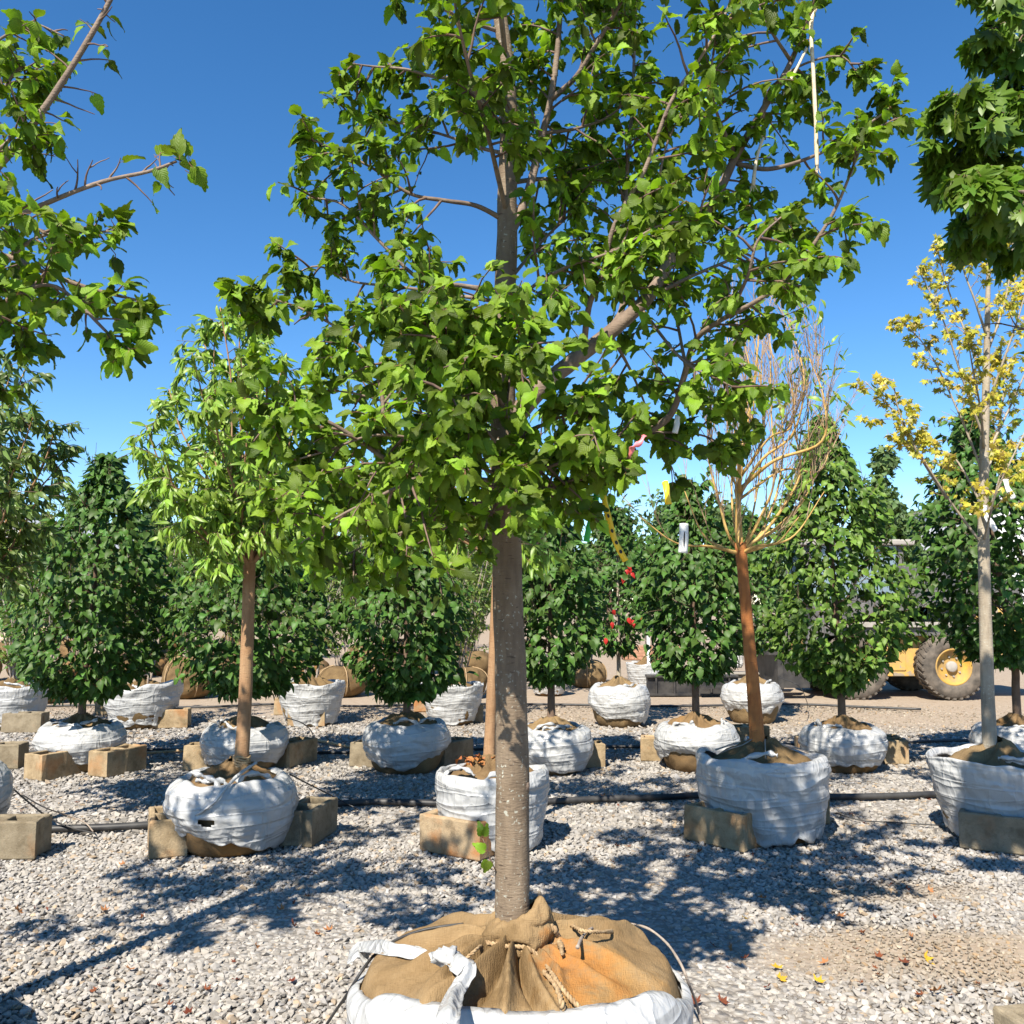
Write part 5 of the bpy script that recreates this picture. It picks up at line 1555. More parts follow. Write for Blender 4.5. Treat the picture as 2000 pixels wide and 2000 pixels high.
BLK = {}
def block(px, py, yaw, label, mat='block', z=None, var=0):
    p = PZ(px, py, 0.0) if z is None else PZ(px, py, z)
    a = math.radians(yaw)
    u, v = Vector((math.cos(a), math.sin(a), 0)), Vector((-math.sin(a), math.cos(a), 0))
    c = p + u * 0.195 + v * 0.095
    key = (mat, var)
    if key not in BLK:
        BLK[key] = block_mesh(90 + var, var % 2 == 0); BLK[key].materials.append(MAT[mat])
    o = bpy.data.objects.new('concrete_block', BLK[key]); COL.objects.link(o)
    o.location = (c.x, c.y, 0.010); o.rotation_euler = (0, 0, a)
    m = o.modifiers.new('worn_edges', 'BEVEL'); m.width = 0.008; m.segments = 2; m.limit_method = 'ANGLE'; m.angle_limit = math.radians(50)
    tag(o, label, 'concrete block', 'hollow concrete blocks propping the root balls')

block(-85, 1685, 2, 'grey hollow concrete block in front of the cut-off white ball', 'block_grey')
block(366, 1676, 112, 'sunlit tan hollow block standing end-on, left of the torn white wrap', 'block', var=1)
block(608, 1660, 80, 'shaded olive-brown hollow block to the right of the torn white wrap', 'block_grey')
block(819, 1665, -33, 'orange rust-stained hollow block beside the big grey trunk', 'block_rust', var=1)
block(1337, 1642, -48, 'brown hollow block in dappled light against the bare orange tree wrap', 'block', var=2)
block(1622, 1614, 86, 'block wedged behind the right side of the bare orange tree wrap', 'block', var=1)
block(1874, 1660, -30, 'smooth dark grey hollow block in front of the yellow maple ball', 'block_grey', var=3)
block(81, 1529, 66, 'ridged tan block with a rusty end, left of the drooping wrap', 'block', var=2)
block(207, 1522, 66, 'tan block set at a slant, right of the drooping wrap', 'block', var=3)
block(-66, 1506, 4, 'dark brown block end cut off beside the drooping-wrap shrub', 'block_grey', var=1)
block(357, 1507, 4, 'shadowed brown hollow block behind the torn white wrap', 'block', var=2)
block(565, 1503, 68, 'tan block with open cores by a loop of drip line', 'block', var=0)
block(683, 1499, -16, 'grey-brown block left of the shrub with bare lower stems', 'block_grey', var=2)
block(868, 1503, 56, 'block turned end-on, right of the shrub with bare lower stems', 'block_grey', var=1)
block(1047, 1498, 98, 'narrow block end showing just right of the big grey trunk', 'block', var=1)
block(1087, 1503, 2, 'rust-streaked block in front of the narrow dark shrub', 'block', var=0)
block(1251, 1489, -9, 'shadow-striped block in front of the clean white wrap over burlap', 'block', var=3)
block(1424, 1464, 8, 'pale block top showing behind the bare orange trunk', 'block', var=2)
block(1560, 1490, -8, 'tan block in front of the bright green pyramidal shrub', 'block', var=1)
block(1776, 1496, 82, 'upright-looking square block end right of the bright green pyramidal shrub', 'block', var=3)
block(2, 1433, 1, 'dark block under the shaded white wrap with orange burlap', 'block_grey', var=2)
block(290, 1425, 7, 'dappled tan block beside the lopsided torn wrap', 'block', var=0)
block(184, 1398, 2, 'pale block peeping out behind the dark shrub trunk', 'block', var=1)
block(561, 1421, 1, 'tan block with a leaf-shaped shadow before the full white wrap', 'block', var=3)
block(535, 1398, 4, 'small-looking block behind the one with leaf-shaped shadow', 'block', var=2)
block(874, 1414, 8, 'dark grey block before the wrap with white film strap', 'block_grey', var=3)
block(808, 1392, 4, 'orange-tan block end behind the shrub with bare lower stems', 'block_rust', var=3)
block(676, 1351, 20, 'orange-tan block alone on gravel beyond the full white wrap', 'block_rust', var=0)
block(1940, 1972, -80, 'mossy block corner on gravel beside a round leaf shadow', 'block_grey', z=0.19, var=1)

# ------------------------------------------------------------------ hoses, drip lines, sticks
def ground_tube(name, label, cat, pts, rad, mat, lift=0.018, group=None, k=8, wob=0.012):
    q = catmull([PZ(a, b, 0) for a, b in pts], k)
    q = [p + Vector((wob * nz(p.x * 1.5, p.y, 1), wob * nz(p.x * 1.5, p.y, 5), rad + lift)) for p in q]
    base = q[0].copy(); base.z = 0
    a = Acc(); a.add(*tube(q, rad, 9))
    o = a.obj(name, MAT[mat], None, base); o.location = base
    tag(o, label, cat, group)
ground_tube('irrigation_hose', 'thick black irrigation hose lying past the torn wrap and rust-stained block', 'hose', [(-160, 1640), (60, 1634), (190, 1630), (300, 1624), (420, 1612), (560, 1596), (660, 1582), (740, 1578), (820, 1580), (960, 1582), (1065, 1578), (1180, 1572), (1300, 1568), (1420, 1562), (1560, 1566), (1640, 1568), (1740, 1566), (1830, 1562), (1960, 1560), (2150, 1556)], 0.021, 'hose')
ground_tube('irrigation_hose', 'thin black hose on the gravel running between the pyramidal shrubs', 'hose', [(-150, 1478), (60, 1474), (310, 1470), (640, 1476), (900, 1470), (1060, 1466), (1200, 1464), (1260, 1464), (1480, 1460), (1700, 1458), (1860, 1452), (2100, 1448)], 0.013, 'hose', 0.014)
ground_tube('irrigation_hose', 'black hose stretched along the far row of bagged clumps', 'hose', [(-80, 1390), (90, 1384), (215, 1382), (380, 1386), (540, 1380), (700, 1384), (860, 1380), (1040, 1380), (1170, 1382), (1320, 1384), (1540, 1380), (1700, 1386), (1800, 1390)], 0.015, 'hose', 0.014)
ground_tube('irrigation_hose', 'faint dark hose line across the dirt near the loader beam', 'hose', [(1030, 1333), (1120, 1335), (1210, 1332), (1290, 1336)], 0.012, 'hose', 0.01)
ground_tube('wooden_stick', 'pale tan wooden stick on gravel between two blocks', 'stick', [(600, 1449), (640, 1457), (700, 1470)], 0.014, 'wood', 0.02, wob=0)
ground_tube('wooden_stick', 'short weathered stick on gravel near the drooping wrap', 'stick', [(286, 1478), (320, 1476), (366, 1472)], 0.012, 'wood', 0.02, wob=0)
def air_tube(name, label, cat, pts, rad, mat):
    q = catmull([PZ(a, b, z) for a, b, z in pts], 8)
    base = q[0].copy(); base.z = 0
    a = Acc(); a.add(*tube(q, rad, 7)); o = a.obj(name, MAT[mat], None, base); o.location = base
    tag(o, label, cat)
air_tube('drip_line', 'thin dark drip line running from the torn wrap to the hose', 'tube', [(566, 1512, 0.36), (600, 1530, 0.24), (640, 1550, 0.12), (700, 1581, 0.03)], 0.0045, 'hose')
air_tube('drip_line', 'dark drip line curving down from the cut-off ball to the hose', 'tube', [(25, 1540, 0.3), (60, 1570, 0.2), (100, 1600, 0.1), (145, 1618, 0.05), (185, 1628, 0.04)], 0.005, 'hose')
air_tube('drip_line', 'pale thin drip line looping above the dark one by the cut-off ball', 'tube', [(40, 1550, 0.3), (85, 1576, 0.2), (130, 1592, 0.12), (165, 1606, 0.08), (182, 1624, 0.04)], 0.004, 'bark_stem')
air_tube('drip_line', 'thin wire-like drip line on the open gravel right of the bare orange tree', 'tube', [(1632, 1588, 0.03), (1680, 1602, 0.025), (1740, 1606, 0.025), (1835, 1612, 0.03)], 0.004, 'hose')
air_tube('drip_line', 'thin arching drip line loop beside the block with open cores', 'tube', [(560, 1402, 0.40), (590, 1412, 0.34), (608, 1428, 0.22), (613, 1446, 0.08), (612, 1458, 0.03)], 0.0045, 'bark_stem')
air_tube('drip_line', 'thin black drip line arching from the clean white wrap to the gravel', 'tube', [(1520, 1322, 0.5), (1560, 1340, 0.42), (1575, 1368, 0.2), (1578, 1384, 0.03)], 0.0045, 'hose')

# ------------------------------------------------------------------ tags, ribbons and twine on the branches
def strip(name, label, cat, pts, width, mat, curl=0.3, ink=None, seed=0.0):
    """a narrow flexible strip facing the viewer; pts are (px, py, d)"""
    c = catmull([P(*q) for q in pts], 6)
    base = c[0].copy()
    V, T = [], []
    n = len(c); m = 5
    for i, p in enumerate(c):
        t = (c[min(i + 1, n - 1)] - c[max(0, i - 1)]).normalized()
        tw = curl * math.sin(i * 0.5 + seed)
        s = t.cross(Vector((math.sin(tw), -math.cos(tw), 0.1))).normalized(); nn = s.cross(t)
        for k in range(m):
            g = k / (m - 1) - 0.5
            V.append(tuple(p - base + s * g * width + nn * width * 0.12 * math.cos(g * 6)))
    for i in range(n - 1):
        for k in range(m - 1):
            a = i * m + k; T += [(a, a + 1, a + m + 1), (a, a + m + 1, a + m)]
    if ink:
        root = thing(name, label, cat, base)
        o = link('film', raw_mesh('film', V, T), root, MAT[mat])
    else:
        root = o = link(name, raw_mesh(name, V, T), None, MAT[mat]); o.location = base; tag(o, label, cat)
    md = o.modifiers.new('film', 'SOLIDIFY'); md.thickness = 0.0012; md.offset = 0
    if ink:
        for (f, w, h) in ink:
            p, t = at_frac(c, f)
            s = t.cross(Vector((0, -1, 0.1))).normalized(); nn = s.cross(t).normalized()
            if nn.y > 0: nn = -nn
            pts_ = [p - base + nn * (width * 0.12 + 0.003) + s * (w * math.cos(q)) + t * (h * math.sin(q)) for q in np.linspace(0, 2 * math.pi, 13)[:-1]]
            V2 = [tuple(q) for q in pts_]; T2 = [(0, k, k + 1) for k in range(1, 11)]
            link('ink_mark', raw_mesh('ink_mark', V2, T2), root, MAT['ink'])
    return root
strip('flagging_tape', 'yellow flagging tape with dark spots hanging from the low branch', 'tape', [(1178, 962, 2.62), (1186, 1000, 2.60), (1196, 1040, 2.60), (1208, 1070, 2.60), (1222, 1096, 2.60)], 0.017, 'tape_yellow', 0.35, ink=[(0.3, 0.0035, 0.006), (0.48, 0.004, 0.006), (0.66, 0.0045, 0.006), (0.82, 0.0045, 0.006)])
strip('flagging_tape', 'translucent-looking green ribbon hanging beside the spotted yellow tape', 'tape', [(1166, 955, 2.64), (1162, 990, 2.63), (1152, 1025, 2.63), (1145, 1058, 2.63)], 0.017, 'tape_green', 0.3, seed=1.0)
strip('flagging_tape', 'green ribbon wound round the low branch', 'tape', [(1115, 912, 2.5), (1130, 900, 2.47), (1150, 905, 2.46), (1170, 915, 2.48)], 0.018, 'tape_green', 1.0, seed=2.0)
strip('ribbon_knot', 'pink ribbon tied in a knot among the leaves', 'ribbon', [(1225, 905, 2.32), (1232, 880, 2.28), (1246, 868, 2.27), (1258, 850, 2.28)], 0.016, 'tape_pink', 1.2, seed=3.0)
strip('plant_tag', 'small yellow tag hanging under the low leaves', 'tag', [(1298, 940, 2.62), (1303, 960, 2.60), (1306, 985, 2.60)], 0.018, 'tape_yellow', 0.4, seed=4.0)
strip('plant_tag', 'white paper tag with two dark strokes hanging from golden twigs', 'tag', [(1336, 1022, 5.2), (1336, 1050, 5.19), (1334, 1080, 5.19)], 0.052, 'tag_white', 0.05, ink=[(0.55, 0.004, 0.045), (0.62, 0.003, 0.03)])
strip('plant_tag', 'long white strip tag tied to the pale speckled trunk', 'tag', [(1921, 988, 5.30), (1926, 1004, 5.28), (1936, 1022, 5.26), (1946, 1036, 5.26)], 0.036, 'tag_white', 0.3, seed=5.0)
strip('plant_tag', 'white strip tag among yellow leaves right of the speckled trunk', 'tag', [(1965, 936, 5.25), (1970, 955, 5.24), (1980, 974, 5.24)], 0.034, 'tag_white', 0.3, seed=6.0)
strip('plant_tag', 'small white tag on the drooping dark branch', 'tag', [(1324, 812, 2.9), (1322, 828, 2.88), (1318, 846, 2.88)], 0.018, 'tag_white', 0.3, seed=7.0)
def twine(label, pts, rad, fray):
    c = catmull([P(*q) for q in pts], 7)
    base = c[0].copy(); r = np.random.default_rng(int(pts[0][0]))
    a = Acc(); a.add(*tube([p - base for p in c], rad, 6, True, 0.5))
    for k in range(fray):
        w = twig_path(c[-1] + UP * 0.01, Vector((r.normal(0, 0.25), r.normal(0, 0.2), -1)), r.uniform(0.02, 0.04), r, 0.15, -0.2, 3)
        a.add(*tube([p - base for p in w], (rad * 0.4, rad * 0.2), 4, False))
    o = a.obj('twine', MAT['twine'], None); o.location = base
    tag(o, label, 'twine')
twine('long pale twine with frayed end hanging from the top right limb', [(1612, -10, 2.86), (1590, 25, 2.84), (1584, 55, 2.82), (1588, 130, 2.81), (1592, 210, 2.81), (1595, 290, 2.81), (1596, 325, 2.81)], 0.0062, 9)
twine('short pale twine scrap tangled along the slanting upper right limb', [(1575, 95, 2.82), (1558, 130, 2.8), (1545, 155, 2.8), (1535, 172, 2.8)], 0.0055, 6)
twine('pale frayed twine tail hanging above the gap in the right crown', [(1490, 270, 2.84), (1480, 300, 2.82), (1474, 335, 2.81), (1471, 362, 2.81)], 0.0055, 8)

# ------------------------------------------------------------------ skid loader
def lathe_y(prof, n=40):
    V, T = [], []
    for (rr, y) in prof:
        for i in range(n):
            a = 2 * math.pi * i / n
            V.append((rr * math.cos(a), y, rr * math.sin(a)))
    for j in range(len(prof) - 1):
        for i in range(n):
            i2 = (i + 1) % n
            q = (j * n + i, j * n + i2, (j + 1) * n + i2, (j + 1) * n + i)
            T += [(q[0], q[1], q[2]), (q[0], q[2], q[3])]
    return np.array(V), np.array(T)

def mat_peel():
    t = NT('peeling_yellow_paint'); v = t.coord('Object')
    c = t.ramp(t.noise(v, 5, 5, 0.6), [(0.35, (0.62, 0.34, 0.045)), (0.7, (0.72, 0.43, 0.08))])
    k = t.ramp(t.noise(v, 2.6, 7, 0.62), [(0.55, (0, 0, 0)), (0.57, (1, 1, 1))])
    c = t.mix(k, c, (0.30, 0.25, 0.19))
    c = t.mix(t.math('MULTIPLY', t.noise(v, 14, 5), 0.8), c, (0.27, 0.215, 0.15))
    return t.done(t.bsdf(c, 0.6, t.bump(t.noise(v, 30, 4), 0.15, 0.004), 0.35))

def loader():
    yellow = mat_peel()
    ym = mat_simple('yellow_rim_paint', (0.27, 0.18, 0.08), (0.50, 0.29, 0.05), 0.7, 7, 0.15)
    grey = mat_simple('dusty_dark_grey_paint', (0.075, 0.075, 0.075), (0.15, 0.14, 0.13), 0.65, 6, 0.15)
    lgrey = mat_simple('dusty_light_grey_steel', (0.25, 0.23, 0.2), (0.36, 0.33, 0.29), 0.7, 6, 0.2)
    black = mat_simple('black_steel', (0.018, 0.018, 0.02), (0.06, 0.055, 0.05), 0.5, 7, 0.2)
    rubber = mat_simple('dusty_tyre_rubber', (0.055, 0.048, 0.04), (0.17, 0.14, 0.11), 0.9, 7, 0.4)
    t = NT('dusty_cab_glass'); b = t.bsdf((0.16, 0.22, 0.26), 0.12, None, 0.6); glass = t.done(b)
    O = Vector((5.3, 13.3, 0))
    root = thing('skid_loader', 'yellow and dark grey skid loader with peeling paint and big muddy tyres', 'loader', O)
    def bx(name, x0, x1, y0, y1, z0, z1, m, bev=0.012, par=None):
        V, T = box(x0 - O.x, x1 - O.x, y0 - O.y, y1 - O.y, z0, z1)
        return part(name, (V, T), m, par or root, bev)
    def pr(name, poly, y0, y1, m, bev=0.012):
        V, T = prism([(x - O.x, z) for x, z in poly], y0 - O.y, y1 - O.y)
        return part(name, (V, T), m, root, bev)
    ch = pr('chassis', [(4.2, 0.30), (6.4, 0.30), (6.75, 0.42), (6.75, 0.86), (4.2, 0.86)], 12.93, 14.0, yellow)
    bx('side_panel', 5.06, 5.46, 12.915, 12.96, 0.38, 0.72, yellow, 0.015)
    bx('running_board', 4.35, 6.75, 12.72, 13.0, 0.98, 1.05, lgrey, 0.008)
    pr('fender', [(4.3, 0.86), (6.75, 0.86), (6.75, 0.98), (4.3, 0.98)], 12.78, 14.0, grey)
    pr('engine_cover', [(5.5, 1.05), (6.85, 1.05), (6.9, 1.55), (6.6, 1.78), (5.5, 1.84)], 13.0, 13.95, grey, 0.03)
    cab = pr('cab_lower', [(4.2, 1.05), (5.5, 1.05), (5.5, 1.42), (4.15, 1.32)], 12.98, 13.98, grey)
    for (x0, x1) in ((4.14, 4.22), (4.78, 4.85), (5.44, 5.52)):
        for y in (12.99, 13.90): bx('cab_post', x0, x1, y, y + 0.07, 1.30, 2.12, grey, 0.01)
    bx('cab_roof', 4.02, 5.66, 12.90, 14.05, 2.12, 2.20, lgrey, 0.02)
    bx('window', 4.225, 4.775, 13.015, 13.03, 1.36, 2.115, glass, 0)
    bx('window', 4.855, 5.435, 13.015, 13.03, 1.44, 2.115, glass, 0)
    bx('window', 4.16, 4.18, 13.08, 13.88, 1.34, 2.10, glass, 0)
    # lift arms and tower
    for (y0, y1) in ((12.80, 12.92), (14.02, 14.14)):
        pr('lift_arm', [(6.62, 1.40), (6.98, 1.22), (7.1, 1.34), (7.0, 1.58), (6.75, 1.66)], y0, y1, grey, 0.012)
        pr('lift_arm', [(4.02, 0.55), (4.2, 0.52), (4.5, 1.06), (6.7, 1.44), (6.72, 1.62), (4.35, 1.22), (4.1, 0.95)], y0 + 0.002, y1 - 0.002, grey, 0.008)
    pr('rear_body', [(6.48, 0.46), (7.0, 0.5), (7.35, 0.72), (7.4, 1.2), (6.6, 1.26), (6.48, 1.1)], 12.86, 14.02, yellow, 0.03)
    a = Acc(); a.add(*tube([Vector((5.45, 12.86, 1.22)) - O, Vector((5.9, 12.86, 1.42)) - O], 0.045, 12)); a.add(*tube([Vector((5.85, 12.86, 1.40)) - O, Vector((6.4, 12.86, 1.62)) - O], 0.025, 10)); a.obj('hydraulic_cylinder', lgrey, root)
    # wheels
    def wheel(x, y, side):
        w = Acc(); R = 0.445
        hub = bpy.data.objects.new('wheel', None)
        prof = [(0.245, -0.12), (0.28, -0.148), (0.34, -0.156), (0.40, -0.145), (0.432, -0.12), (0.438, 0.0), (0.432, 0.12), (0.40, 0.145), (0.34, 0.156), (0.28, 0.148), (0.245, 0.12)]
        tw = Acc(); tw.add(*lathe_y(prof, 48))
        tyre = tw.obj('wheel', rubber, root); tyre.location = Vector((x, y, R)) - O
        lug = Acc()
        for k in range(30):
            for s in (-1, 1):
                a = 2 * math.pi * (k + (0.5 if s > 0 else 0)) / 30
                V, T = box(-0.018, 0.018, -0.075, 0.075, -0.015, 0.014)
                sk = np.stack([V[:, 0] + V[:, 1] * 0.45 * s, V[:, 1] + s * 0.068, V[:, 2]], 1)
                sk[:, 2] -= np.maximum(0, np.abs(sk[:, 1]) - 0.10) * 0.4
                c, sn = math.cos(a), math.sin(a)
                rad = 0.442 + sk[:, 2]; tan = sk[:, 0]
                lug.add(np.stack([rad * c - tan * sn, sk[:, 1], rad * sn + tan * c], 1), T)
        lug.obj('tread_lugs', rubber, tyre, smooth_shade=False, kind='stuff')
        f = -1 if side < 0 else 1
        rim = Acc(); rim.add(*lathe_y([(0.252, f * 0.125), (0.24, f * 0.135), (0.225, f * 0.12), (0.205, f * 0.05), (0.12, f * 0.03), (0.09, f * 0.035), (0.001, f * 0.035)], 40)); rim.obj('rim', ym, tyre)
        hb = Acc(); hb.add(*lathe_y([(0.075, f * 0.03), (0.075, f * 0.075), (0.06, f * 0.085), (0.001, f * 0.085)], 24)); hb.obj('hub_cap', lgrey, tyre)
        for k in range(8):
            a = 2 * math.pi * k / 8 + 0.2
            V, T = lathe_y([(0.014, f * 0.03), (0.014, f * 0.055), (0.001, f * 0.056)], 6)
            bo = Acc(); bo.add(V + np.array([0.135 * math.cos(a), 0, 0.135 * math.sin(a)]), T); bo.obj('wheel_bolt', lgrey, tyre, smooth_shade=False)
    for x in (4.68, 6.0):
        wheel(x, 12.78, -1); wheel(x, 14.1, 1)
    # attachment plate at the front
    bx('attachment_frame', 3.62, 3.70, 12.7, 14.2, 0.14, 0.72, black)
    for y in (12.72, 13.2, 13.7, 14.12): bx('attachment_rib', 3.68, 4.06, y, y + 0.05, 0.16, 0.62, black, 0.006)
    bx('attachment_bar', 3.50, 3.74, 12.68, 14.22, 0.60, 0.70, black)
    bx('fork_tine', 2.6, 3.64, 12.9, 13.02, 0.13, 0.17, black, 0.004)
    bx('fork_tine', 2.6, 3.64, 13.8, 13.92, 0.13, 0.17, black, 0.004)
    return black, lgrey

BLACK, LGREY = loader()
def beam(label, px0, px1, py, d, h, w, mat):
    x0, x1 = P(px0, py, d).x, P(px1, py, d).x
    o = Vector(((x0 + x1) / 2, d, 0))
    root = thing('steel_beam', label, 'beam', o)
    L = (x1 - x0) / 2
    part('flange', box(-L, L, -w, w, 0.015, 0.045), mat, root, 0.004)
    part('flange', box(-L, L, -w, w, h - 0.03, h), mat, root, 0.004)
    part('web', box(-L, L, -w * 0.5, -w * 0.5 + 0.03, 0.043, h - 0.028), mat, root, 0)
    for k in range(5):
        part('stiffener', box(-L + 2 * L * (k + 0.5) / 5 - 0.012, -L + 2 * L * (k + 0.5) / 5 + 0.012, -w * 0.92, -w * 0.5 + 0.001, 0.044, h - 0.029), mat, root, 0)
beam('long black steel beam lying on the ground left of the loader', 1262, 1440, 1340, 13.2, 0.30, 0.10, BLACK)
beam('dusty grey steel beam on the ground reaching to the loader forks', 1372, 1500, 1320, 13.75, 0.30, 0.10, LGREY)

# crumpled white film left on the beam
def crumple(label, px, py, d, s, mat='plastic', seed=1.0):
    p = P(px, py, d)
    bm = bmesh.new(); bmesh.ops.create_icosphere(bm, subdivisions=4, radius=1.0)
    V = []
    for q in bm.verts:
        k = 1 + 0.55 * fbm(q.co.x * 1.6 + seed, q.co.y * 1.6, q.co.z * 1.6, 4)
        V.append((q.co.x * s[0] * k, q.co.y * s[1] * k, max(-s[2] * 0.6, q.co.z * s[2] * k)))
    T = [[v.index for v in f.verts] for f in bm.faces]; bm.free()
    o = link('film_scrap', raw_mesh('film_scrap', V, T), None, MAT[mat]); o.location = p
    tag(o, label, 'plastic film')
crumple('white plastic bundle resting on the grey beam', 1412, 1294, 13.75, (0.16, 0.14, 0.11))
crumple('upright white plastic scrap standing by the loader forks', 1440, 1285, 13.75, (0.07, 0.08, 0.24), seed=4.0)

def plank_stack():
    p = PZ(1290, 1288, 0)
    root = thing('plank_stack', 'low stack of reddish boards on the far dirt', 'planks', p)
    r = np.random.default_rng(8)
    m = mat_simple('reddish_board', (0.30, 0.15, 0.09), (0.42, 0.24, 0.15), 0.85, 12, 0.3)
    for k in range(4):
        for j in range(3):
            x = r.normal(0, 0.05)
            part('plank', box(-0.8 + x, 0.8 + x, -0.34 + j * 0.24, -0.12 + j * 0.24, 0.015 + k * 0.075, 0.085 + k * 0.075), m, root, 0.004)
plank_stack()

# ------------------------------------------------------------------ fallen leaves
def fallen():
    r = np.random.default_rng(909)
    spots = [(1780, 1687), (1570, 1795), (1815, 1735), (1635, 1786), (370, 1978), (311, 1926), (1596, 1916), (1519, 1890), (1612, 1876), (1450, 1868), (1408, 1862), (1430, 1848), (1560, 1805), (1765, 1875), (1842, 1792), (1676, 1812), (1350, 1960), (1498, 1924), (1680, 1916), (500, 1848), (200, 1888), (255, 1888), (350, 1892), (190, 1930), (565, 1915), (460, 1912), (90, 1774), (70, 1775), (152, 1566), (705, 1537), (835, 1570), (1100, 1563), (1180, 1555), (1225, 1546), (1210, 1572), (1255, 1580), (1140, 1722), (1150, 1680), (1195, 1680), (1200, 1648), (1730, 1600), (1660, 1590), (1690, 1606), (1670, 1588), (1640, 1676), (1675, 1674), (1740, 1610)]
    while len(spots) < 115:
        x, y = r.uniform(10, 1990), r.uniform(1540, 1995)
        if r.uniform() < 0.45 and x < 1050: continue
        if 660 < x < 1390 and y > 1700: continue
        spots.append((x, y))
    mes = []
    marks = [(-1.15, 5.15, 'near the torn white wrap'), (-0.3, 4.85, 'near the orange rust-stained block'), (1.2, 5.0, 'beside the bare orange tree'), (2.6, 5.0, 'by the yellow maple ball'), (1.5, 2.75, 'near the mossy block corner'), (0.6, 3.0, 'right of the big burlap ball'), (-0.6, 3.0, 'left of the big burlap ball'), (-1.4, 3.1, 'far left of the burlap ball'), (-1.8, 4.8, 'in front of the cut-off white ball'), (0.5, 4.3, 'behind the big burlap ball'), (2.0, 5.6, 'between bare orange tree and yellow maple'), (0.5, 6.0, 'along the thick black hose'), (-1.3, 4.0, 'in leaf shade left of the trunk')]
    for k in range(6):
        V, T, C, U = LIB['fallen'][k]
        me = raw_mesh('fallen_leaf', V, T, C, U); me.materials.append(MAT['leaf_dry']); mes.append(me)
    for i, (x, y) in enumerate(spots):
        p = PZ(x, y, 0.02)
        k = 5 if i in (6, 7) or r.uniform() < 0.03 else int(r.integers(0, 5))
        o = bpy.data.objects.new('fallen_leaf', mes[k]); COL.objects.link(o)
        o.location = (p.x, p.y, (0.007 if dirt_at(p.x, p.y) > 0.5 else 0.014) + r.uniform(0, 0.005))
        o.rotation_euler = (r.normal(0, 0.3), r.normal(0, 0.3), r.uniform(0, 6.28))
        s = r.uniform(0.35, 0.75); o.scale = (s, s * r.uniform(0.45, 1.0), s * r.uniform(0.8, 2.4))
        best = min(marks, key=lambda q: (q[0] - p.x) ** 2 + (q[1] - p.y) ** 2)[2]
        place = 'bare tan dirt patch' if dirt_at(p.x, p.y) > 0.5 else 'gravel ' + best
        if k == 5: tag(o, 'yellow fallen leaf on the ' + place, 'leaf', 'fallen leaves on the ' + place)
        else: tag(o, 'dry red-brown fallen leaf on the ' + place, 'leaf', 'fallen leaves on the ' + place)
fallen()

# ------------------------------------------------------------------ far trees and buildings
def far_trees():
    r = np.random.default_rng(1212)
    def tree(px, d, z1, w, lab, z0=0.15, n=2300, tall=False):
        x = P(px, 1175, d).x; b = Vector((x, d, 0))
        root = thing('far_tree', lab, 'tree', b, 'trees along the far edge of the yard')
        trunk_obj(root, b, [b, b + UP * z1 * 0.4, b + UP * z1 * 0.9], [0.16, 0.12, 0.03], MAT['bark_dark'], 8, 4)
        lobes = []
        for k in range(9):
            h = r.uniform(z0 + 0.2 * (z1 - z0), z1); q = w * (0.75 if h < z1 * 0.7 else 0.4)
            th = r.uniform(0, 6.28)
            lobes.append((b + Vector((q * r.uniform(0.1, 0.8) * math.cos(th), q * r.uniform(0.1, 0.8) * math.sin(th), h - 0.3)), r.uniform(0.28, 0.5) * w))
        lobes.append((b + UP * (z1 - w * 0.25), w * 0.3))
        lv = []
        for k in range(n):
            c, R = lobes[int(r.integers(0, len(lobes)))]
            v = rv(r); p = c + Vector((v.x, v.y, v.z * 1.1)) * R * r.uniform(0.5, 1.05)
            if p.z < z0: p.z = z0 + r.uniform(0, 0.6)
            lv.append((p, frame(rv(r) - UP * 0.3, v + UP * 0.5 + rv(r) * 0.4), r.uniform(0.9, 1.6)))
        build_leaves(root, b, lv, 'far', MAT['leaf_far'], 0)
    tree(1740, 46, 9.0, 2.3, 'tall narrow far tree rising above the loader, left of the white building', n=2600)
    tree(1715, 43, 6.2, 2.6, 'rounded far bush below the tall narrow far tree')
    tree(1780, 44, 5.4, 2.4, 'low far bush in front of the white building')
    i = 0
    names = ('left', 'mid')
    for px, d, z1, w, lab in ((1560, 47, 6.0, 2.8, 'far tree hidden behind the bright green pyramidal shrub'), (1430, 45, 5.8, 2.7, 'far tree seen past the orange trunk'), (1310, 48, 6.3, 3.0, 'far tree behind the shrub with a white tag'), (1190, 45, 5.6, 2.8, 'far tree behind the red-leaved small tree'), (1070, 47, 6.2, 3.0, 'far tree behind the narrow shrub by the big trunk'), (940, 45, 5.9, 2.8, 'far tree behind the big trunk'), (810, 48, 6.4, 3.0, 'far tree behind the shrub with bare lower stems'), (690, 45, 6.0, 2.8, 'far tree behind the leafy bagged clump'), (570, 47, 6.4, 3.0, 'far tree right of the tan-trunk tree'), (430, 46, 6.2, 2.9, 'far tree left of the tan-trunk tree'), (300, 48, 7.4, 3.0, 'far tree showing pale between the dark pyramid and the light crown'), (170, 46, 6.8, 2.8, 'far tree behind the dense dark pyramidal shrub'), (40, 50, 6.4, 3.0, 'far tree above the tan building'), (1900, 44, 5.0, 2.5, 'far bush before the white building, behind the tall dark shrub')):
        tree(px, d, z1, w, lab)
far_trees()

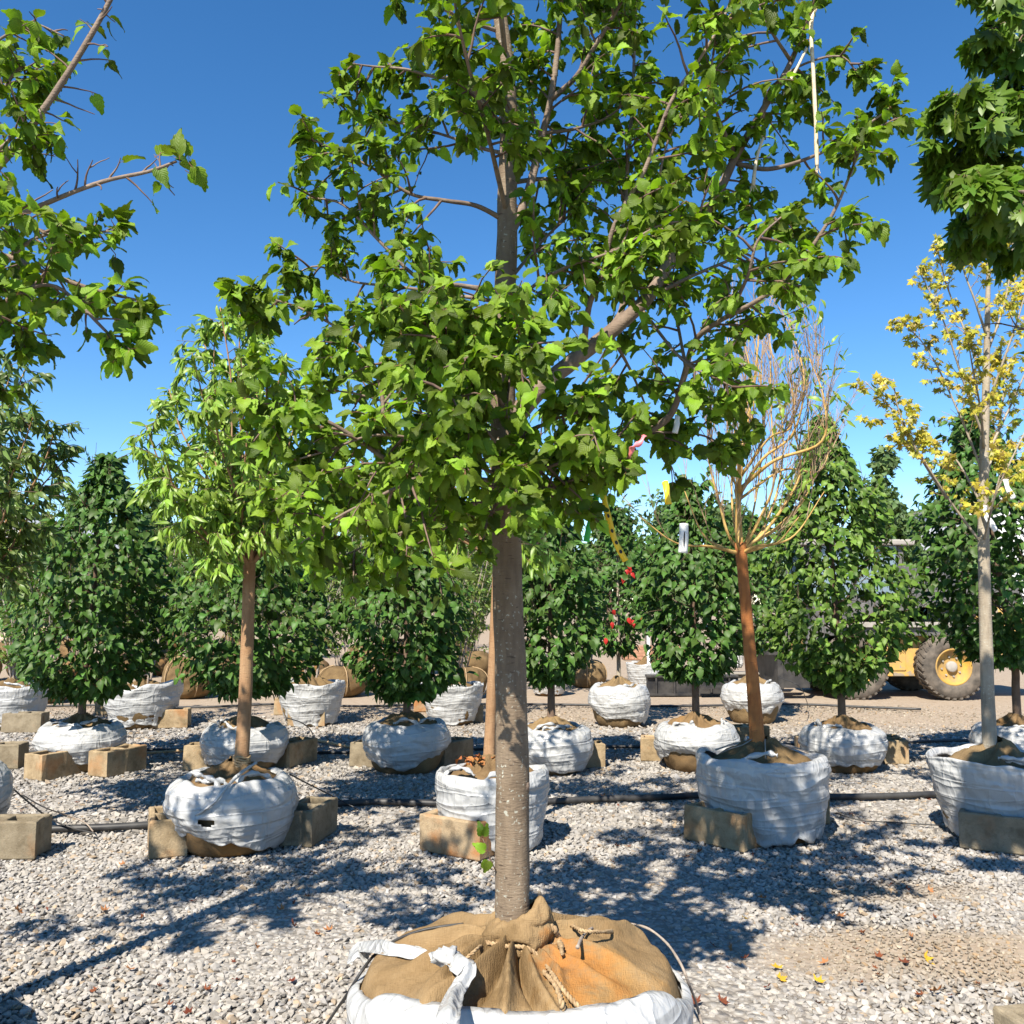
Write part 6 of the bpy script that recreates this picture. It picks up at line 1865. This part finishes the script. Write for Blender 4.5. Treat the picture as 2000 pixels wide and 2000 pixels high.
def far_wood():
    r = np.random.default_rng(1313)
    lv = []
    for k in range(9000):
        x = r.uniform(-110, 110); hmax = 6.8 + 2.2 * nz(x * 0.08, 1.0, 2.0) + 1.2 * nz(x * 0.35, 4.0, 2.0)
        z = hmax * r.uniform(0, 1) ** 0.75
        lv.append((Vector((x, 118 + r.uniform(-4, 4) - 3 * (1 - z / 9), z)), frame(rv(r), UP * 0.6 + Vector((0, -0.8, 0)) + rv(r) * 0.5), r.uniform(3.0, 5.5)))
    acc = Acc()
    lib = LIB['far']
    for k, (p, R, sc_) in enumerate(lv):
        V, T, C, U = lib[k % len(lib)]
        acc.add((V * sc_) @ R.T + np.array(p), T, C, U)
    o = acc.obj('far_wood', MAT['leaf_far'], None, None, True, 'stuff')
    tag(o, 'distant hazy line of trees along the horizon', 'woodland')
far_wood()

def buildings():
    white = NT('white_corrugated_wall'); v = white.coord('Object')
    c = white.ramp(white.noise(v, 0.6, 5), [(0.3, (0.66, 0.68, 0.70)), (0.7, (0.76, 0.77, 0.78))]); wmat = white.done(white.bsdf(c, 0.6, None, 0.3))
    tan = mat_simple('tan_stucco_wall', (0.52, 0.42, 0.30), (0.62, 0.51, 0.37), 0.9, 0.8, 0.2)
    roofm = mat_simple('grey_metal_roof', (0.40, 0.41, 0.42), (0.5, 0.51, 0.52), 0.5, 0.5, 0.1)
    dark = mat_simple('dark_window_glass', (0.03, 0.04, 0.05), None, 0.15, 1, 0)
    trim = mat_simple('grey_trim', (0.3, 0.3, 0.3), None, 0.6, 1, 0)
    # white shed on the right
    o = Vector((40, 62, 0))
    root = thing('white_building', 'white corrugated shed with low grey roof behind the tall dark shrub', 'building', o)
    W, Dp, H = 13.5, 8.0, 7.2
    part('wall', box(-W, W, -Dp, Dp, 0, H), wmat, root)
    part('roof', prism([(-W - 0.4, H - 0.02), (W + 0.4, H - 0.02), (0, H + 1.7)], -Dp - 0.4, Dp + 0.4), roofm, root)
    ribs = Acc()
    for k in range(90):
        x = -W + 2 * W * (k + 0.5) / 90
        ribs.add(*box(x - 0.05, x + 0.05, -Dp - 0.05, -Dp + 0.001, 0.05, H - 0.05))
    ribs.obj('wall_ribs', wmat, root, smooth_shade=False, kind='stuff')
    dr = part('door', box(-9, -5, -Dp - 0.09, -Dp - 0.055, 0.0, 4.0), trim, root)
    part('handle', box(-5.5, -5.3, -Dp - 0.13, -Dp - 0.092, 1.0, 1.3), dark, dr)
    for x in (0, 4, 8):
        w = part('window', box(x, x + 1.6, -Dp - 0.09, -Dp - 0.055, 3.0, 4.2), trim, root)
        part('pane', box(x + 0.12, x + 1.48, -Dp - 0.11, -Dp - 0.092, 3.12, 4.08), dark, w)
    # tan building on the left
    o = Vector((-24.5, 38, 0))
    root = thing('tan_building', 'low tan stucco building beyond the shrubs', 'building', o)
    W, Dp, H = 8.0, 5.0, 3.4
    part('wall', box(-W, W, -Dp, Dp, 0, H), tan, root)
    part('roof', prism([(-W - 0.4, H), (W + 0.4, H), (W - 1.5, H + 1.0), (-W + 1.5, H + 1.0)], -Dp - 0.4, Dp + 0.4), roofm, root)
    for x in (-5, -1, 3, 5.6):
        w = part('window', box(x, x + 1.4, -Dp - 0.05, -Dp + 0.001, 1.1, 2.3), trim, root)
        part('pane', box(x + 0.1, x + 1.3, -Dp - 0.07, -Dp - 0.052, 1.2, 2.2), dark, w)
buildings()
